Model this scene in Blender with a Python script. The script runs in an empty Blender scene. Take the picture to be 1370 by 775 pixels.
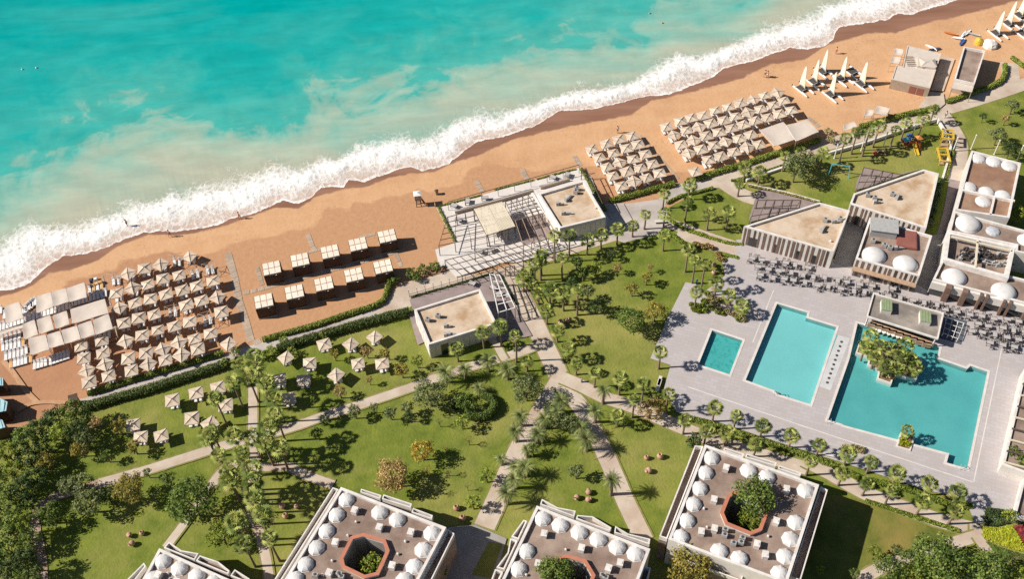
import bpy, bmesh, math, random
from mathutils import Vector, Matrix
from mathutils.geometry import tessellate_polygon
random.seed(7)
sc = bpy.context.scene
C = sc.collection
R_ = math.radians
# ------------------------------------------------------------------ camera
FPX, CAMH = 1400.0, 134.0
TILT = math.atan(1163 / FPX); ROLL = -math.atan(60 / 1163)
cF = Vector((0, math.sin(TILT), -math.cos(TILT)))
_r = Vector((1, 0, 0)); _u = Vector((0, math.cos(TILT), math.sin(TILT)))
cR = _r * math.cos(ROLL) + _u * math.sin(ROLL)
cU = _u * math.cos(ROLL) - _r * math.sin(ROLL)
cd = bpy.data.cameras.new('camera'); cam = bpy.data.objects.new('camera', cd); C.objects.link(cam)
cd.sensor_width = 36; cd.lens = 36 * FPX / 1370; cd.clip_start = 1; cd.clip_end = 20000
cam.matrix_world = Matrix(((cR.x, cU.x, -cF.x, 0), (cR.y, cU.y, -cF.y, 0), (cR.z, cU.z, -cF.z, CAMH), (0, 0, 0, 1)))
sc.camera = cam
# ------------------------------------------------------------------ light
SUN_EL = 39
w = bpy.data.worlds.new('World'); sc.world = w; w.use_nodes = True
nt = w.node_tree; bg = nt.nodes['Background']
sky = nt.nodes.new('ShaderNodeTexSky'); sky.sky_type = 'NISHITA'; sky.sun_disc = False
sky.sun_elevation = R_(SUN_EL); sky.sun_rotation = R_(270); sky.dust_density = 0.5; sky.air_density = 0.9
nt.links.new(sky.outputs[0], bg.inputs[0]); bg.inputs[1].default_value = 0.05
sl = bpy.data.lights.new('sun', 'SUN'); so = bpy.data.objects.new('sun', sl); C.objects.link(so)
sl.energy = 5.0; sl.angle = R_(0.5); sl.color = (1.0, 0.93, 0.82)
so.rotation_euler = (0, -R_(90 - SUN_EL), R_(0))
so.location = (-60, 100, 60)
vs = sc.view_settings; vs.view_transform = 'Standard'; vs.look = 'None'; vs.gamma = 1; vs.use_curve_mapping = False
vs.exposure = 0.4
sc.cycles.use_denoising = False
sc.render.engine = 'CYCLES'

# ------------------------------------------------------------------ pixel -> place on the ground / on a roof
def G(x, y, z=0.0):
    d = cF * FPX + cR * (x - 685) - cU * (y - 387.5)
    s = (z - CAMH) / d.z
    return Vector((d.x * s, d.y * s, z))
def P(p):
    v = Vector(p) - Vector((0, 0, CAMH)); k = FPX / v.dot(cF)
    return (685 + k * v.dot(cR), 387.5 - k * v.dot(cU))
def tile(x0, y0, s=5.0):
    return lambda x, y: (x0 + x / s, y0 + y / s)
tA = tile(685, 295); tB = tile(822, 310); tC = tile(822, 155); tD = tile(1096, 155); tE = tile(548, 345)
tF = tile(548, 465); tG = tile(822, 465); tH = tile(1096, 620); tI = tile(274, 465); tJ = tile(274, 620)
tK = tile(548, 200); tL = tile(0, 310); tM = tile(0, 465); tN = tile(0, 620); tO = tile(274, 310)
tP = tile(548, 620); tQ = tile(822, 620); tR = tile(1096, 0); tS = tile(1000, 0); tT = tile(1096, 465); tU = tile(1096, 310)
z1 = tile(0, 320, 2.982); z4 = tile(760, 100, 3.522); z6 = tile(960, 180, 3.23); z7 = tile(880, 380, 2.584); z8 = tile(640, 560, 2.796); z9 = tile(160, 560, 2.796)
def px(t, pts): return [t(*p) for p in pts]
def W(pts, z=0.0): return [G(p[0], p[1], z) for p in pts]

# ------------------------------------------------------------------ materials
MATS = {}
def mat(name, c1, c2=None, scale=1.0, rough=0.8, bump=0.0, bscale=None, c3=None, s3=0.1, spec=0.3, rnd=0.0, coord='pos', lo=0.35, hi=0.65, sat=0.0, trans=0.0):
    if name in MATS: return MATS[name]
    m = bpy.data.materials.new(name); m.use_nodes = True; n = m.node_tree.nodes; l = m.node_tree.links
    b = n['Principled BSDF']; b.inputs['Roughness'].default_value = rough; b.inputs['Specular IOR Level'].default_value = spec
    col = None
    if coord == 'pos':
        pos = n.new('ShaderNodeNewGeometry').outputs['Position']
    else:
        pos = n.new('ShaderNodeTexCoord').outputs['Object']
    def noise(sc_, det=6, ro=0.6):
        x = n.new('ShaderNodeTexNoise'); x.inputs['Scale'].default_value = sc_; x.inputs['Detail'].default_value = det
        x.inputs['Roughness'].default_value = ro; l.new(pos, x.inputs['Vector']); return x.outputs[0]
    def ramp(v, a, b_):
        x = n.new('ShaderNodeMapRange'); x.inputs[1].default_value = a; x.inputs[2].default_value = b_; l.new(v, x.inputs[0]); return x.outputs[0]
    def mix(f, a, b_, mode='MIX'):
        x = n.new('ShaderNodeMix'); x.data_type = 'RGBA'; x.blend_type = mode
        if isinstance(f, float): x.inputs[0].default_value = f
        else: l.new(f, x.inputs[0])
        for s_, v in ((6, a), (7, b_)):
            if isinstance(v, tuple): x.inputs[s_].default_value = (*v, 1)
            else: l.new(v, x.inputs[s_])
        return x.outputs[2]
    col = c1
    if c2: col = mix(ramp(noise(scale), lo, hi), c1, c2)
    if c3: col = mix(ramp(noise(s3, 7, .62), 0.45, 0.68), col, c3)
    if rnd:
        oi = n.new('ShaderNodeObjectInfo').outputs['Random']
        h = n.new('ShaderNodeHueSaturation'); l.new(ramp(oi, 0, 1), h.inputs['Value'])
        mr = h.inputs['Value'].links[0].from_node; mr.inputs[3].default_value = 1 - rnd; mr.inputs[4].default_value = 1 + rnd
        if isinstance(col, tuple): h.inputs['Color'].default_value = (*col, 1)
        else: l.new(col, h.inputs['Color'])
        col = h.outputs[0]
    if isinstance(col, tuple): b.inputs['Base Color'].default_value = (*col, 1)
    else: l.new(col, b.inputs['Base Color'])
    if bump:
        bp = n.new('ShaderNodeBump'); bp.inputs['Strength'].default_value = 1.0; bp.inputs['Distance'].default_value = bump
        l.new(noise(bscale or scale * 4, 5), bp.inputs['Height']); l.new(bp.outputs[0], b.inputs['Normal'])
    if trans:
        tl = n.new('ShaderNodeBsdfTranslucent'); ms = n.new('ShaderNodeMixShader'); ms.inputs[0].default_value = trans
        if isinstance(col, tuple): tl.inputs[0].default_value = (*col, 1)
        else: l.new(col, tl.inputs[0])
        l.new(b.outputs[0], ms.inputs[1]); l.new(tl.outputs[0], ms.inputs[2])
        l.new(ms.outputs[0], n['Material Output'].inputs['Surface'])
    MATS[name] = m
    return m
SANDDRY = ((0.62, 0.36, 0.20), (0.50, 0.265, 0.135), (0.42, 0.20, 0.10))
mat('lawn', (0.200, 0.230, 0.040), (0.100, 0.140, 0.022), 0.40, 0.9, 0.10, 2.5, (0.30, 0.275, 0.085), 0.055, 0.1, lo=0.3, hi=0.7)
mat('lawn_dry', (0.16, 0.18, 0.035), (0.10, 0.12, 0.024), 0.4, 0.9, 0.05, 3.0, (0.26, 0.2, 0.06), 0.11, 0.1)
mat('path', (0.56, 0.475, 0.395), (0.47, 0.39, 0.32), 0.5, 0.85, 0.01, 6.0, (0.42, 0.32, 0.25), 0.18)
mat('worn_edge', (0.155, 0.185, 0.036), (0.30, 0.20, 0.115), 0.9, 0.95, 0.03, 5.0, (0.20, 0.22, 0.045), 0.25, lo=.46, hi=.60)
mat('sand_track', (0.52, 0.315, 0.185), (0.42, 0.235, 0.13), 0.9, 0.95, 0.04, 3.0)
mat('path_rough', (0.42, 0.32, 0.25), (0.25, 0.17, 0.12), 0.8, 0.9, 0.03, 4.0)
mat('plaza', (0.50, 0.45, 0.42), (0.42, 0.37, 0.34), 0.3, 0.8, 0.01, 6.0, (0.36, 0.31, 0.29), 0.15)
mat('painted_bar_shadow', (0.10, 0.115, 0.14), (0.085, 0.10, 0.125), 0.8, 0.8)  # roof shade of the pool bar, painted as a dark blue colour
mat('concrete', (0.34, 0.32, 0.30), (0.26, 0.24, 0.23), 0.5, 0.85, 0.01, 5.0)
mat('terrace_floor', (0.66, 0.62, 0.59), (0.58, 0.53, 0.50), 0.4, 0.75, 0.008, 6.0)
mat('brown_deck', (0.30, 0.24, 0.235), (0.24, 0.19, 0.18), 0.7, 0.8, 0.01, 5.0)
mat('white', (0.78, 0.76, 0.73), (0.68, 0.65, 0.61), 0.7, 0.6)
mat('white_trim', (0.74, 0.71, 0.68), (0.60, 0.56, 0.53), 0.9, 0.6)
mat('white_wall', (0.70, 0.665, 0.62), (0.58, 0.54, 0.50), 0.4, 0.75, 0.01, 8)
mat('dome', (0.70, 0.685, 0.68), (0.57, 0.55, 0.535), 0.9, 0.4, spec=0.4, rnd=.06)
mat('dome_glass', (0.35, 0.38, 0.42), (0.55, 0.56, 0.58), 1.5, 0.15, spec=0.6)
mat('roof_brown', (0.265, 0.192, 0.158), (0.195, 0.136, 0.108), 0.7, 0.9, 0.02, 9.0, (0.37, 0.282, 0.232), 0.2)
mat('roof_sand', (0.60, 0.49, 0.385), (0.53, 0.41, 0.30), 0.6, 0.9, 0.02, 9.0, (0.40, 0.26, 0.15), 0.42)
mat('roof_grey', (0.17, 0.15, 0.135), (0.22, 0.19, 0.17), 0.9, 0.9, 0.01, 6.0, (0.36, 0.32, 0.28), 0.23)
mat('roof_rust', (0.30, 0.17, 0.11), (0.22, 0.125, 0.085), 0.5, 0.85, 0.01, 6.0, (0.36, 0.24, 0.17), 0.2)
mat('rim_orange', (0.50, 0.195, 0.12), (0.42, 0.16, 0.10), 1.0, 0.7)
mat('dark_wood', (0.10, 0.062, 0.042), (0.06, 0.036, 0.026), 2.0, 0.7)
mat('louvre', (0.22, 0.14, 0.105), (0.15, 0.095, 0.075), 1.5, 0.7)
mat('wood', (0.42, 0.29, 0.20), (0.33, 0.22, 0.15), 2.0, 0.75, rnd=0.12)
mat('wood_grey', (0.46, 0.37, 0.29), (0.38, 0.29, 0.22), 1.5, 0.8, rnd=0.12)
mat('beam_dark', (0.14, 0.10, 0.08), (0.09, 0.07, 0.055), 2.0, 0.6)
mat('beam_white', (0.72, 0.70, 0.67), None, rough=0.5)
mat('slat_cream', (0.70, 0.62, 0.48), (0.62, 0.54, 0.41), 1.0, 0.7, rnd=0.05)
mat('glass_dark', (0.025, 0.03, 0.035), (0.05, 0.055, 0.06), 0.8, 0.12, spec=0.6)
mat('canopy', (0.67, 0.555, 0.445), (0.57, 0.465, 0.37), 2.5, 0.9, 0.01, 14, rnd=0.13, trans=0.12)
mat('canopy_white', (0.69, 0.61, 0.54), (0.63, 0.55, 0.48), 1.0, 0.85, rnd=0.04, trans=0.15)
mat('panel_cream', (0.78, 0.70, 0.60), (0.72, 0.63, 0.52), 2.0, 0.8, rnd=0.06)
mat('pole', (0.45, 0.36, 0.28), None, rough=0.6)
mat('plastic_white', (0.80, 0.80, 0.80), None, rough=0.35, spec=0.5)
mat('cushion', (0.74, 0.73, 0.73), (0.66, 0.66, 0.67), 3.0, 0.8, rnd=0.06)
mat('cushion_orange', (0.62, 0.36, 0.14), None, rough=0.8)
mat('metal_dark', (0.075, 0.066, 0.064), None, rough=0.5)
mat('metal_grey', (0.42, 0.42, 0.42), (0.34, 0.34, 0.33), 2.0, 0.5)
mat('table_top', (0.47, 0.44, 0.435), (0.41, 0.385, 0.38), 2.0, 0.5)
mat('green_metal', (0.27, 0.33, 0.19), (0.22, 0.27, 0.15), 1.5, 0.6)
mat('red_panel', (0.30, 0.115, 0.09), (0.24, 0.09, 0.075), 0.6, 0.6)
mat('clay', (0.50, 0.315, 0.225), (0.40, 0.235, 0.165), 2.0, 0.8, rnd=0.15)
mat('bark', (0.20, 0.145, 0.10), (0.13, 0.09, 0.06), 3.0, 0.9, 0.02, 10)
mat('palm_bark', (0.27, 0.20, 0.15), (0.17, 0.12, 0.09), 4.0, 0.9, 0.03, 9)
mat('soil', (0.28, 0.15, 0.09), (0.18, 0.10, 0.06), 1.0, 0.95, 0.03, 5)
mat('mulch', (0.22, 0.14, 0.09), (0.15, 0.09, 0.06), 1.5, 0.95, 0.03, 6)
mat('yellow', (0.60, 0.40, 0.05), None, rough=0.4); mat('red', (0.42, 0.07, 0.05), None, rough=0.4)
mat('blue', (0.05, 0.11, 0.33), None, rough=0.4); mat('cyan', (0.08, 0.38, 0.47), None, rough=0.4)
mat('orange', (0.55, 0.20, 0.06), None, rough=0.4)
mat('pale_blue', (0.30, 0.50, 0.56), (0.42, 0.60, 0.65), 1.5, 0.5)
mat('sail', (0.82, 0.80, 0.74), (0.78, 0.75, 0.66), 1.0, 0.7, trans=0.2); mat('sail_yellow', (0.80, 0.66, 0.40), None, rough=0.7, trans=0.2)
mat('skin', (0.45, 0.26, 0.18), None, rough=0.6); mat('hair', (0.05, 0.03, 0.02), None, rough=0.7)
mat('cloth_dark', (0.05, 0.06, 0.10), None, rough=0.9); mat('cloth_red', (0.45, 0.06, 0.05), None, rough=0.9); mat('cloth_white', (0.7, 0.7, 0.7), None, rough=0.9)
mat('coping', (0.66, 0.62, 0.59), (0.56, 0.52, 0.49), 0.8, 0.7)
mat('pool_wall', (0.22, 0.36, 0.37), (0.17, 0.29, 0.30), 1.0, 0.6)
mat('grate', (0.56, 0.56, 0.57), (0.48, 0.48, 0.49), 0.9, 0.6)
# foliage palettes
FB = 1.75
def fol(n, a, rnd=0.16, tr=0.25):
    a = tuple(min(.6, x * FB) for x in a)
    mat(n, a, tuple(x * 0.72 for x in a), 1.3, 0.65, rnd=rnd, spec=0.25, trans=tr)
fol('fan_a', (0.165, 0.200, 0.045)); fol('fan_b', (0.075, 0.105, 0.022)); fol('fan_c', (0.285, 0.295, 0.085)); fol('fan_dead', (0.26, 0.18, 0.09))
fol('date_a', (0.130, 0.160, 0.048)); fol('date_b', (0.062, 0.088, 0.026)); fol('date_c', (0.245, 0.255, 0.10)); mat('date_heart', (0.45, 0.19, 0.05), None, rough=0.8)
PAL = {'green': ((0.085, 0.125, 0.025), (0.055, 0.090, 0.018), (0.135, 0.170, 0.035)),
       'dark': ((0.045, 0.075, 0.022), (0.030, 0.052, 0.016), (0.075, 0.100, 0.028)),
       'olive': ((0.115, 0.140, 0.050), (0.070, 0.092, 0.032), (0.165, 0.180, 0.075)),
       'lime': ((0.150, 0.185, 0.025), (0.100, 0.145, 0.018), (0.21, 0.235, 0.035)),
       'yellow': ((0.34, 0.23, 0.035), (0.25, 0.17, 0.03), (0.42, 0.30, 0.06)),
       'tan': ((0.27, 0.185, 0.075), (0.19, 0.135, 0.055), (0.34, 0.24, 0.10)),
       'gold': ((0.20, 0.175, 0.035), (0.13, 0.125, 0.028), (0.28, 0.215, 0.045)),
       'hedge': ((0.165, 0.205, 0.034), (0.105, 0.145, 0.024), (0.235, 0.26, 0.055)),
       'hedge_dark': ((0.085, 0.115, 0.032), (0.055, 0.082, 0.022), (0.125, 0.150, 0.045)),
       'bed': ((0.34, 0.38, 0.020), (0.26, 0.31, 0.018), (0.42, 0.44, 0.03)),
       'redleaf': ((0.22, 0.03, 0.04), (0.14, 0.02, 0.03), (0.28, 0.05, 0.05)),
       'grassy': ((0.42, 0.32, 0.20), (0.32, 0.24, 0.14), (0.24, 0.24, 0.06))}
for k, v in PAL.items():
    for i, c in enumerate(v): fol('%s_%d' % (k, i), c)
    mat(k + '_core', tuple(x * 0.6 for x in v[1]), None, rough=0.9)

# ------------------------------------------------------------------ mesh helper
class MB:
    def __init__(s): s.v = []; s.f = []; s.m = []
    def add(s, vs_, fs, m=0):
        o = len(s.v); s.v += [tuple(v) for v in vs_]
        for f in fs: s.f.append(tuple(i + o for i in f)); s.m.append(m)
    def box(s, c, sx, sy, sz, rz=0.0, m=0):
        a, b = math.cos(rz), math.sin(rz); vs_ = []
        for z in (0, sz):
            for x, y in ((-1, -1), (1, -1), (1, 1), (-1, 1)):
                X, Y = x * sx / 2, y * sy / 2
                vs_.append((c[0] + X * a - Y * b, c[1] + X * b + Y * a, c[2] + z))
        s.add(vs_, [(3, 2, 1, 0), (4, 5, 6, 7), (0, 1, 5, 4), (1, 2, 6, 5), (2, 3, 7, 6), (3, 0, 4, 7)], m)
    def beam(s, p, q, w_, h, m=0):      # rectangular bar from p to q, top face at p.z
        p = Vector(p); q = Vector(q); d = (q - p)
        if d.length < 1e-6: return
        side = Vector((-d.y, d.x, 0)); side = (side.normalized() if side.length > 1e-6 else Vector((1, 0, 0))) * w_ / 2
        up = d.normalized().cross(side.normalized()); up = (up if up.z >= 0 else -up) * h
        vs_ = [p - side - up, p + side - up, p + side, p - side, q - side - up, q + side - up, q + side, q - side]
        s.add(vs_, [(0, 1, 2, 3), (7, 6, 5, 4), (1, 0, 4, 5), (2, 1, 5, 6), (3, 2, 6, 7), (0, 3, 7, 4)], m)
    def prism(s, poly, z0, z1, m=0, mt=None):
        n = len(poly); poly = ccw(poly)
        vs_ = [(p[0], p[1], z0) for p in poly] + [(p[0], p[1], z1) for p in poly]
        s.add(vs_, [(i, (i + 1) % n, n + (i + 1) % n, n + i) for i in range(n)] , m)
        s.add(vs_, [tuple(range(n, 2 * n))], m if mt is None else mt)
        s.add(vs_, [tuple(reversed(range(n)))], m)
    def ring(s, outer, inner, z0, z1, m=0):
        n = len(outer)
        vs_ = [(p[0], p[1], z0) for p in outer] + [(p[0], p[1], z1) for p in outer] + [(p[0], p[1], z0) for p in inner] + [(p[0], p[1], z1) for p in inner]
        fs = []
        for i in range(n):
            j = (i + 1) % n
            fs += [(i, j, n + j, n + i), (n + i, n + j, 3 * n + j, 3 * n + i), (3 * n + i, 3 * n + j, 2 * n + j, 2 * n + i), (i, 2 * n + i, 2 * n + j, j)]
        s.add(vs_, fs, m)
    def sheet(s, outer, z, holes=(), m=0):
        loops = [[Vector((p[0], p[1], 0)) for p in outer]] + [[Vector((p[0], p[1], 0)) for p in h] for h in holes]
        flat = [(p.x, p.y, z) for lp in loops for p in lp]
        fs = []
        for t in tessellate_polygon(loops):
            a, b, c = (Vector(flat[i]) for i in t)
            if (b - a).cross(c - a).z < 0: t = (t[0], t[2], t[1])
            fs.append(tuple(t))
        s.add(flat, fs, m)
    def tube(s, p, q, r0, r1, n=8, m=0, caps=True):
        p = Vector(p); q = Vector(q); d = (q - p).normalized(); a = d.orthogonal().normalized(); b = d.cross(a)
        vs_ = [p + (a * math.cos(k * 2 * math.pi / n) + b * math.sin(k * 2 * math.pi / n)) * r0 for k in range(n)]
        vs_ += [q + (a * math.cos(k * 2 * math.pi / n) + b * math.sin(k * 2 * math.pi / n)) * r1 for k in range(n)]
        fs = [(i, (i + 1) % n, n + (i + 1) % n, n + i) for i in range(n)]
        if caps: fs += [tuple(reversed(range(n))), tuple(range(n, 2 * n))]
        s.add(vs_, fs, m)
    def lathe(s, prof, n=10, m=0, c=(0, 0, 0), rot=0.0):
        vs_ = []; k = len(prof)
        for r, z in prof:
            for i in range(n):
                a = rot + i * 2 * math.pi / n; vs_.append((c[0] + r * math.cos(a), c[1] + r * math.sin(a), c[2] + z))
        fs = [(j * n + i, j * n + (i + 1) % n, (j + 1) * n + (i + 1) % n, (j + 1) * n + i) for j in range(k - 1) for i in range(n)]
        fs.append(tuple(range((k - 1) * n, k * n))); s.add(vs_, fs, m)
    def mesh(s, name, mats, smooth=False):
        me = bpy.data.meshes.new(name); me.from_pydata(s.v, [], s.f)
        for mm in (mats if isinstance(mats, (list, tuple)) else [mats]): me.materials.append(MATS[mm])
        if len(me.materials) > 1: me.polygons.foreach_set('material_index', s.m)
        if smooth: me.polygons.foreach_set('use_smooth', [True] * len(me.polygons))
        me.update(); return me
    def build(s, name, mats, parent=None, smooth=False):
        return link(name, s.mesh(name, mats, smooth), parent)
def link(name, data, parent=None, loc=None, rz=None, scale=None):
    o = bpy.data.objects.new(name, data); C.objects.link(o)
    if parent: o.parent = parent
    if loc is not None: o.location = loc
    if rz is not None: o.rotation_euler = (0, 0, rz)
    if scale is not None: o.scale = scale
    return o
def tag(o, label, cat, group=None):
    o['label'] = label; o['category'] = cat
    if group: o['group'] = group
    return o
def thing(name, label, cat, loc=(0, 0, 0), rz=0.0, group=None):
    return tag(link(name, None, None, loc, rz), label, cat, group)
def struct(o): o['kind'] = 'structure'; return o
def stuff(o): o['kind'] = 'stuff'; return o
def area(p): return 0.5 * sum(p[i][0] * p[(i + 1) % len(p)][1] - p[(i + 1) % len(p)][0] * p[i][1] for i in range(len(p)))
def ccw(p): return list(p) if area(p) > 0 else list(reversed(p))
def inset(poly, d):
    poly = [Vector((p[0], p[1])) for p in ccw(poly)]; n = len(poly); out = []
    for i in range(n):
        a, b, c = poly[i - 1], poly[i], poly[(i + 1) % n]
        d1 = (b - a).normalized(); d2 = (c - b).normalized()
        n1 = Vector((-d1.y, d1.x)); n2 = Vector((-d2.y, d2.x))
        bis = n1 + n2; k = bis.dot(n1)
        if k < 0.2: k = 0.2
        out.append(b + bis * (d / k))
    return out
def lerp(a, b, t): return a + (b - a) * t
def sheet_obj(name, poly, z, m, holes=()):
    b = MB(); b.sheet(poly, z, holes); return struct(b.build(name, m))
def inpoly(x, y, poly):
    r = False; j = len(poly) - 1
    for i in range(len(poly)):
        a, b = poly[i], poly[j]
        if (a[1] > y) != (b[1] > y) and x < (b[0] - a[0]) * (y - a[1]) / (b[1] - a[1]) + a[0]: r = not r
        j = i
    return r
def strip(pts, w_):       # ribbon polygon round a world polyline, smoothed
    pts = [Vector((p[0], p[1])) for p in pts]
    L, Rr = [], []
    for i, p in enumerate(pts):
        a = pts[max(i - 1, 0)]; b = pts[min(i + 1, len(pts) - 1)]; d = (b - a).normalized(); n = Vector((-d.y, d.x)) * w_ / 2
        L.append(p + n); Rr.append(p - n)
    return L + Rr[::-1]
def smooth(pts, k=6):
    pts = [Vector(p) for p in pts]
    if len(pts) < 3: return pts
    out = []
    for i in range(len(pts) - 1):
        p0, p1, p2, p3 = pts[max(i - 1, 0)], pts[i], pts[i + 1], pts[min(i + 2, len(pts) - 1)]
        for j in range(k):
            t = j / k
            out.append(0.5 * ((2 * p1) + (p2 - p0) * t + (2 * p0 - 5 * p1 + 4 * p2 - p3) * t * t + (3 * p1 - p0 - 3 * p2 + p3) * t ** 3))
    return out + [pts[-1]]
# ================================================================== SETTING
# ---- shoreline: lines read along the beach (pixel -> ground)
SD = Vector((0.957, -0.290)); SN = Vector((-0.290, -0.957))       # along the shore / out to sea (pixel plane)
sa = tile(0, 150, 2.978); sb = tile(400, 120); scn = tile(560, 0, 2.537)
EDGE = px(sa, [(-300, 800), (0, 712), (50, 708), (120, 680), (180, 620), (250, 575), (340, 565), (420, 540), (500, 505), (575, 482), (640, 475), (700, 478), (760, 470), (870, 450), (940, 420), (1010, 405), (1080, 375), (1130, 355)]) + \
       px(sb, [(0, 768), (60, 735), (150, 660), (230, 645), (300, 655), (330, 605), (440, 622), (510, 590), (640, 545), (750, 510), (820, 548), (900, 530), (1000, 500), (1100, 410), (1190, 345), (1290, 330), (1370, 315)]) + \
       px(scn, [(390, 430), (480, 375), (600, 370), (700, 345), (780, 325), (850, 320), (930, 290), (1000, 260), (1040, 232)]) + \
       px(tS, [(0, 415), (100, 390), (280, 320), (400, 330), (500, 310), (575, 262), (590, 215), (620, 178), (740, 160), (940, 125), (1000, 92), (1100, 95), (1250, 50), (1370, 10)]) + [(1350, -28), (1700, -150)]
OUTER = px(sa, [(-300, 590), (0, 510), (90, 440), (130, 425), (180, 462), (300, 440), (430, 410), (530, 350), (640, 335), (680, 295), (720, 320), (800, 280), (850, 285), (950, 280), (1080, 210), (1190, 205)]) + \
        px(sb, [(0, 500), (170, 440), (260, 455), (400, 350), (550, 330), (700, 295), (850, 290), (1000, 230), (1040, 170), (1180, 140), (1250, 175), (1370, 165)]) + \
        px(scn, [(300, 370), (420, 335), (520, 310), (640, 290), (720, 270), (800, 210), (880, 175), (960, 188), (1050, 145), (1150, 100), (1270, 70), (1370, 20)]) + [(1250, -50), (1700, -230)]
SILT = [(-200, 400), (0, 318), (50, 232), (130, 185), (230, 152), (295, 148), (325, 205), (372, 178), (430, 168), (470, 152), (512, 130), (560, 138), (600, 104), (660, 72), (700, 74), (780, 66), (850, 52), (905, 62), (960, 18), (1030, -20), (1300, -120), (1700, -300)]
WET = px(sa, [(-300, 830), (0, 735), (60, 722), (130, 690), (200, 640), (280, 632), (390, 590), (470, 535), (590, 488), (700, 492), (780, 482), (900, 452), (1000, 415), (1100, 380)]) + \
      px(sb, [(0, 795), (100, 722), (270, 672), (460, 645), (600, 590), (760, 560), (900, 552), (1050, 480), (1200, 440), (1370, 360)]) + \
      px(scn, [(330, 470), (440, 445), (560, 420), (720, 390), (790, 342), (930, 310), (1100, 265)]) + \
      px(tS, [(0, 500), (150, 430), (380, 400), (530, 300), (640, 270), (800, 222), (1000, 215), (1100, 180), (1250, 140), (1370, 118)]) + [(1400, -10), (1700, -110)]
def qn(line):
    r = []
    for p in line:
        v = Vector(p); q = v.dot(SD); n = v.dot(SN)
        if not r or q > r[-1][0] + 0.5: r.append((q, n))
    return r
def interp(r, q):
    if q <= r[0][0]: return r[0][1]
    for i in range(1, len(r)):
        if q <= r[i][0]:
            a, b = r[i - 1], r[i]; t = (q - a[0]) / (b[0] - a[0]); return a[1] + (b[1] - a[1]) * t
    return r[-1][1]
rE, rO, rS, rW = map(qn, (EDGE, OUTER, SILT, WET))
_rs = rS
rS = [(q, sum(interp(_rs, q + d) for d in range(-56, 57, 8)) / 15) for q in range(-320, 1700, 16)]
rS = [(float(q), n) for q, n in rS]
# SD/SN are not exactly orthonormal: invert the small basis
det = SD.x * SN.y - SD.y * SN.x
def qn2px(q, n): return ((q * SN.y - n * SD.y) / det, (SD.x * n - SN.x * q) / det)
from mathutils import noise as mn
def fbm(x, y, s, o=4): return mn.fractal(Vector((x * s, y * s, 3.3)), 0.6, 2.0, o)
Q0, Q1, DQ = -260.0, 1660.0, 1.6
NQ = int((Q1 - Q0) / DQ)
rows = [0, .03, .07, .12, .18, .25, .32, .40, .48, .56, .64, .72, .80, .90, 1.0, 1.1, 1.22, 1.36, 1.5, 1.65, 1.8, 2.0, 2.15, 2.35, 2.6, 2.9, 3.25, 3.7, 4.3, 5.0, 6.5]
verts = []; sval = []
for i in range(NQ + 1):
    q = Q0 + i * DQ
    e = interp(rE, q) + 1.3 * fbm(q, 1, .06) + 0.7 * fbm(q, 5, .25); o = max(interp(rO, q) + 1.5 * fbm(q, 9, .12), e + 12); s_ = max(interp(rS, q), o + 25)
    for s in rows:
        if s <= 1: n = e + (o - e) * s
        elif s <= 2: n = o + (s_ - o) * (s - 1)
        else: n = s_ + (s - 2) * 110
        x, y = qn2px(q, n); p = G(x, max(y, -700))
        z = 0.02
        if s < 1.2: z += 0.30 * math.exp(-((s - .55) / .2) ** 2) * (0.7 + 0.8 * fbm(p.x, p.y, .25)) + 0.05 * abs(fbm(p.x, p.y, .9)) * min(1, s * 5)
        else: z += 0.05 * fbm(p.x, p.y, .12)
        verts.append((p.x, p.y, max(z, 0.012))); sval.append(s)
    p = G(*qn2px(q, s_ + 560)); d = Vector((p.x, p.y - 40)).normalized()
    verts.append((p.x + d.x * 4000, p.y + d.y * 4000, 0.02)); sval.append(7.0)
K = len(rows) + 1
faces = [(i * K + j, (i + 1) * K + j, (i + 1) * K + j + 1, i * K + j + 1) for i in range(NQ) for j in range(K - 1)]
me = bpy.data.meshes.new('sea'); me.from_pydata(verts, [], faces); me.update()
at = me.attributes.new('s', 'FLOAT', 'POINT'); at.data.foreach_set('value', sval)
me.polygons.foreach_set('use_smooth', [True] * len(faces))
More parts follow.
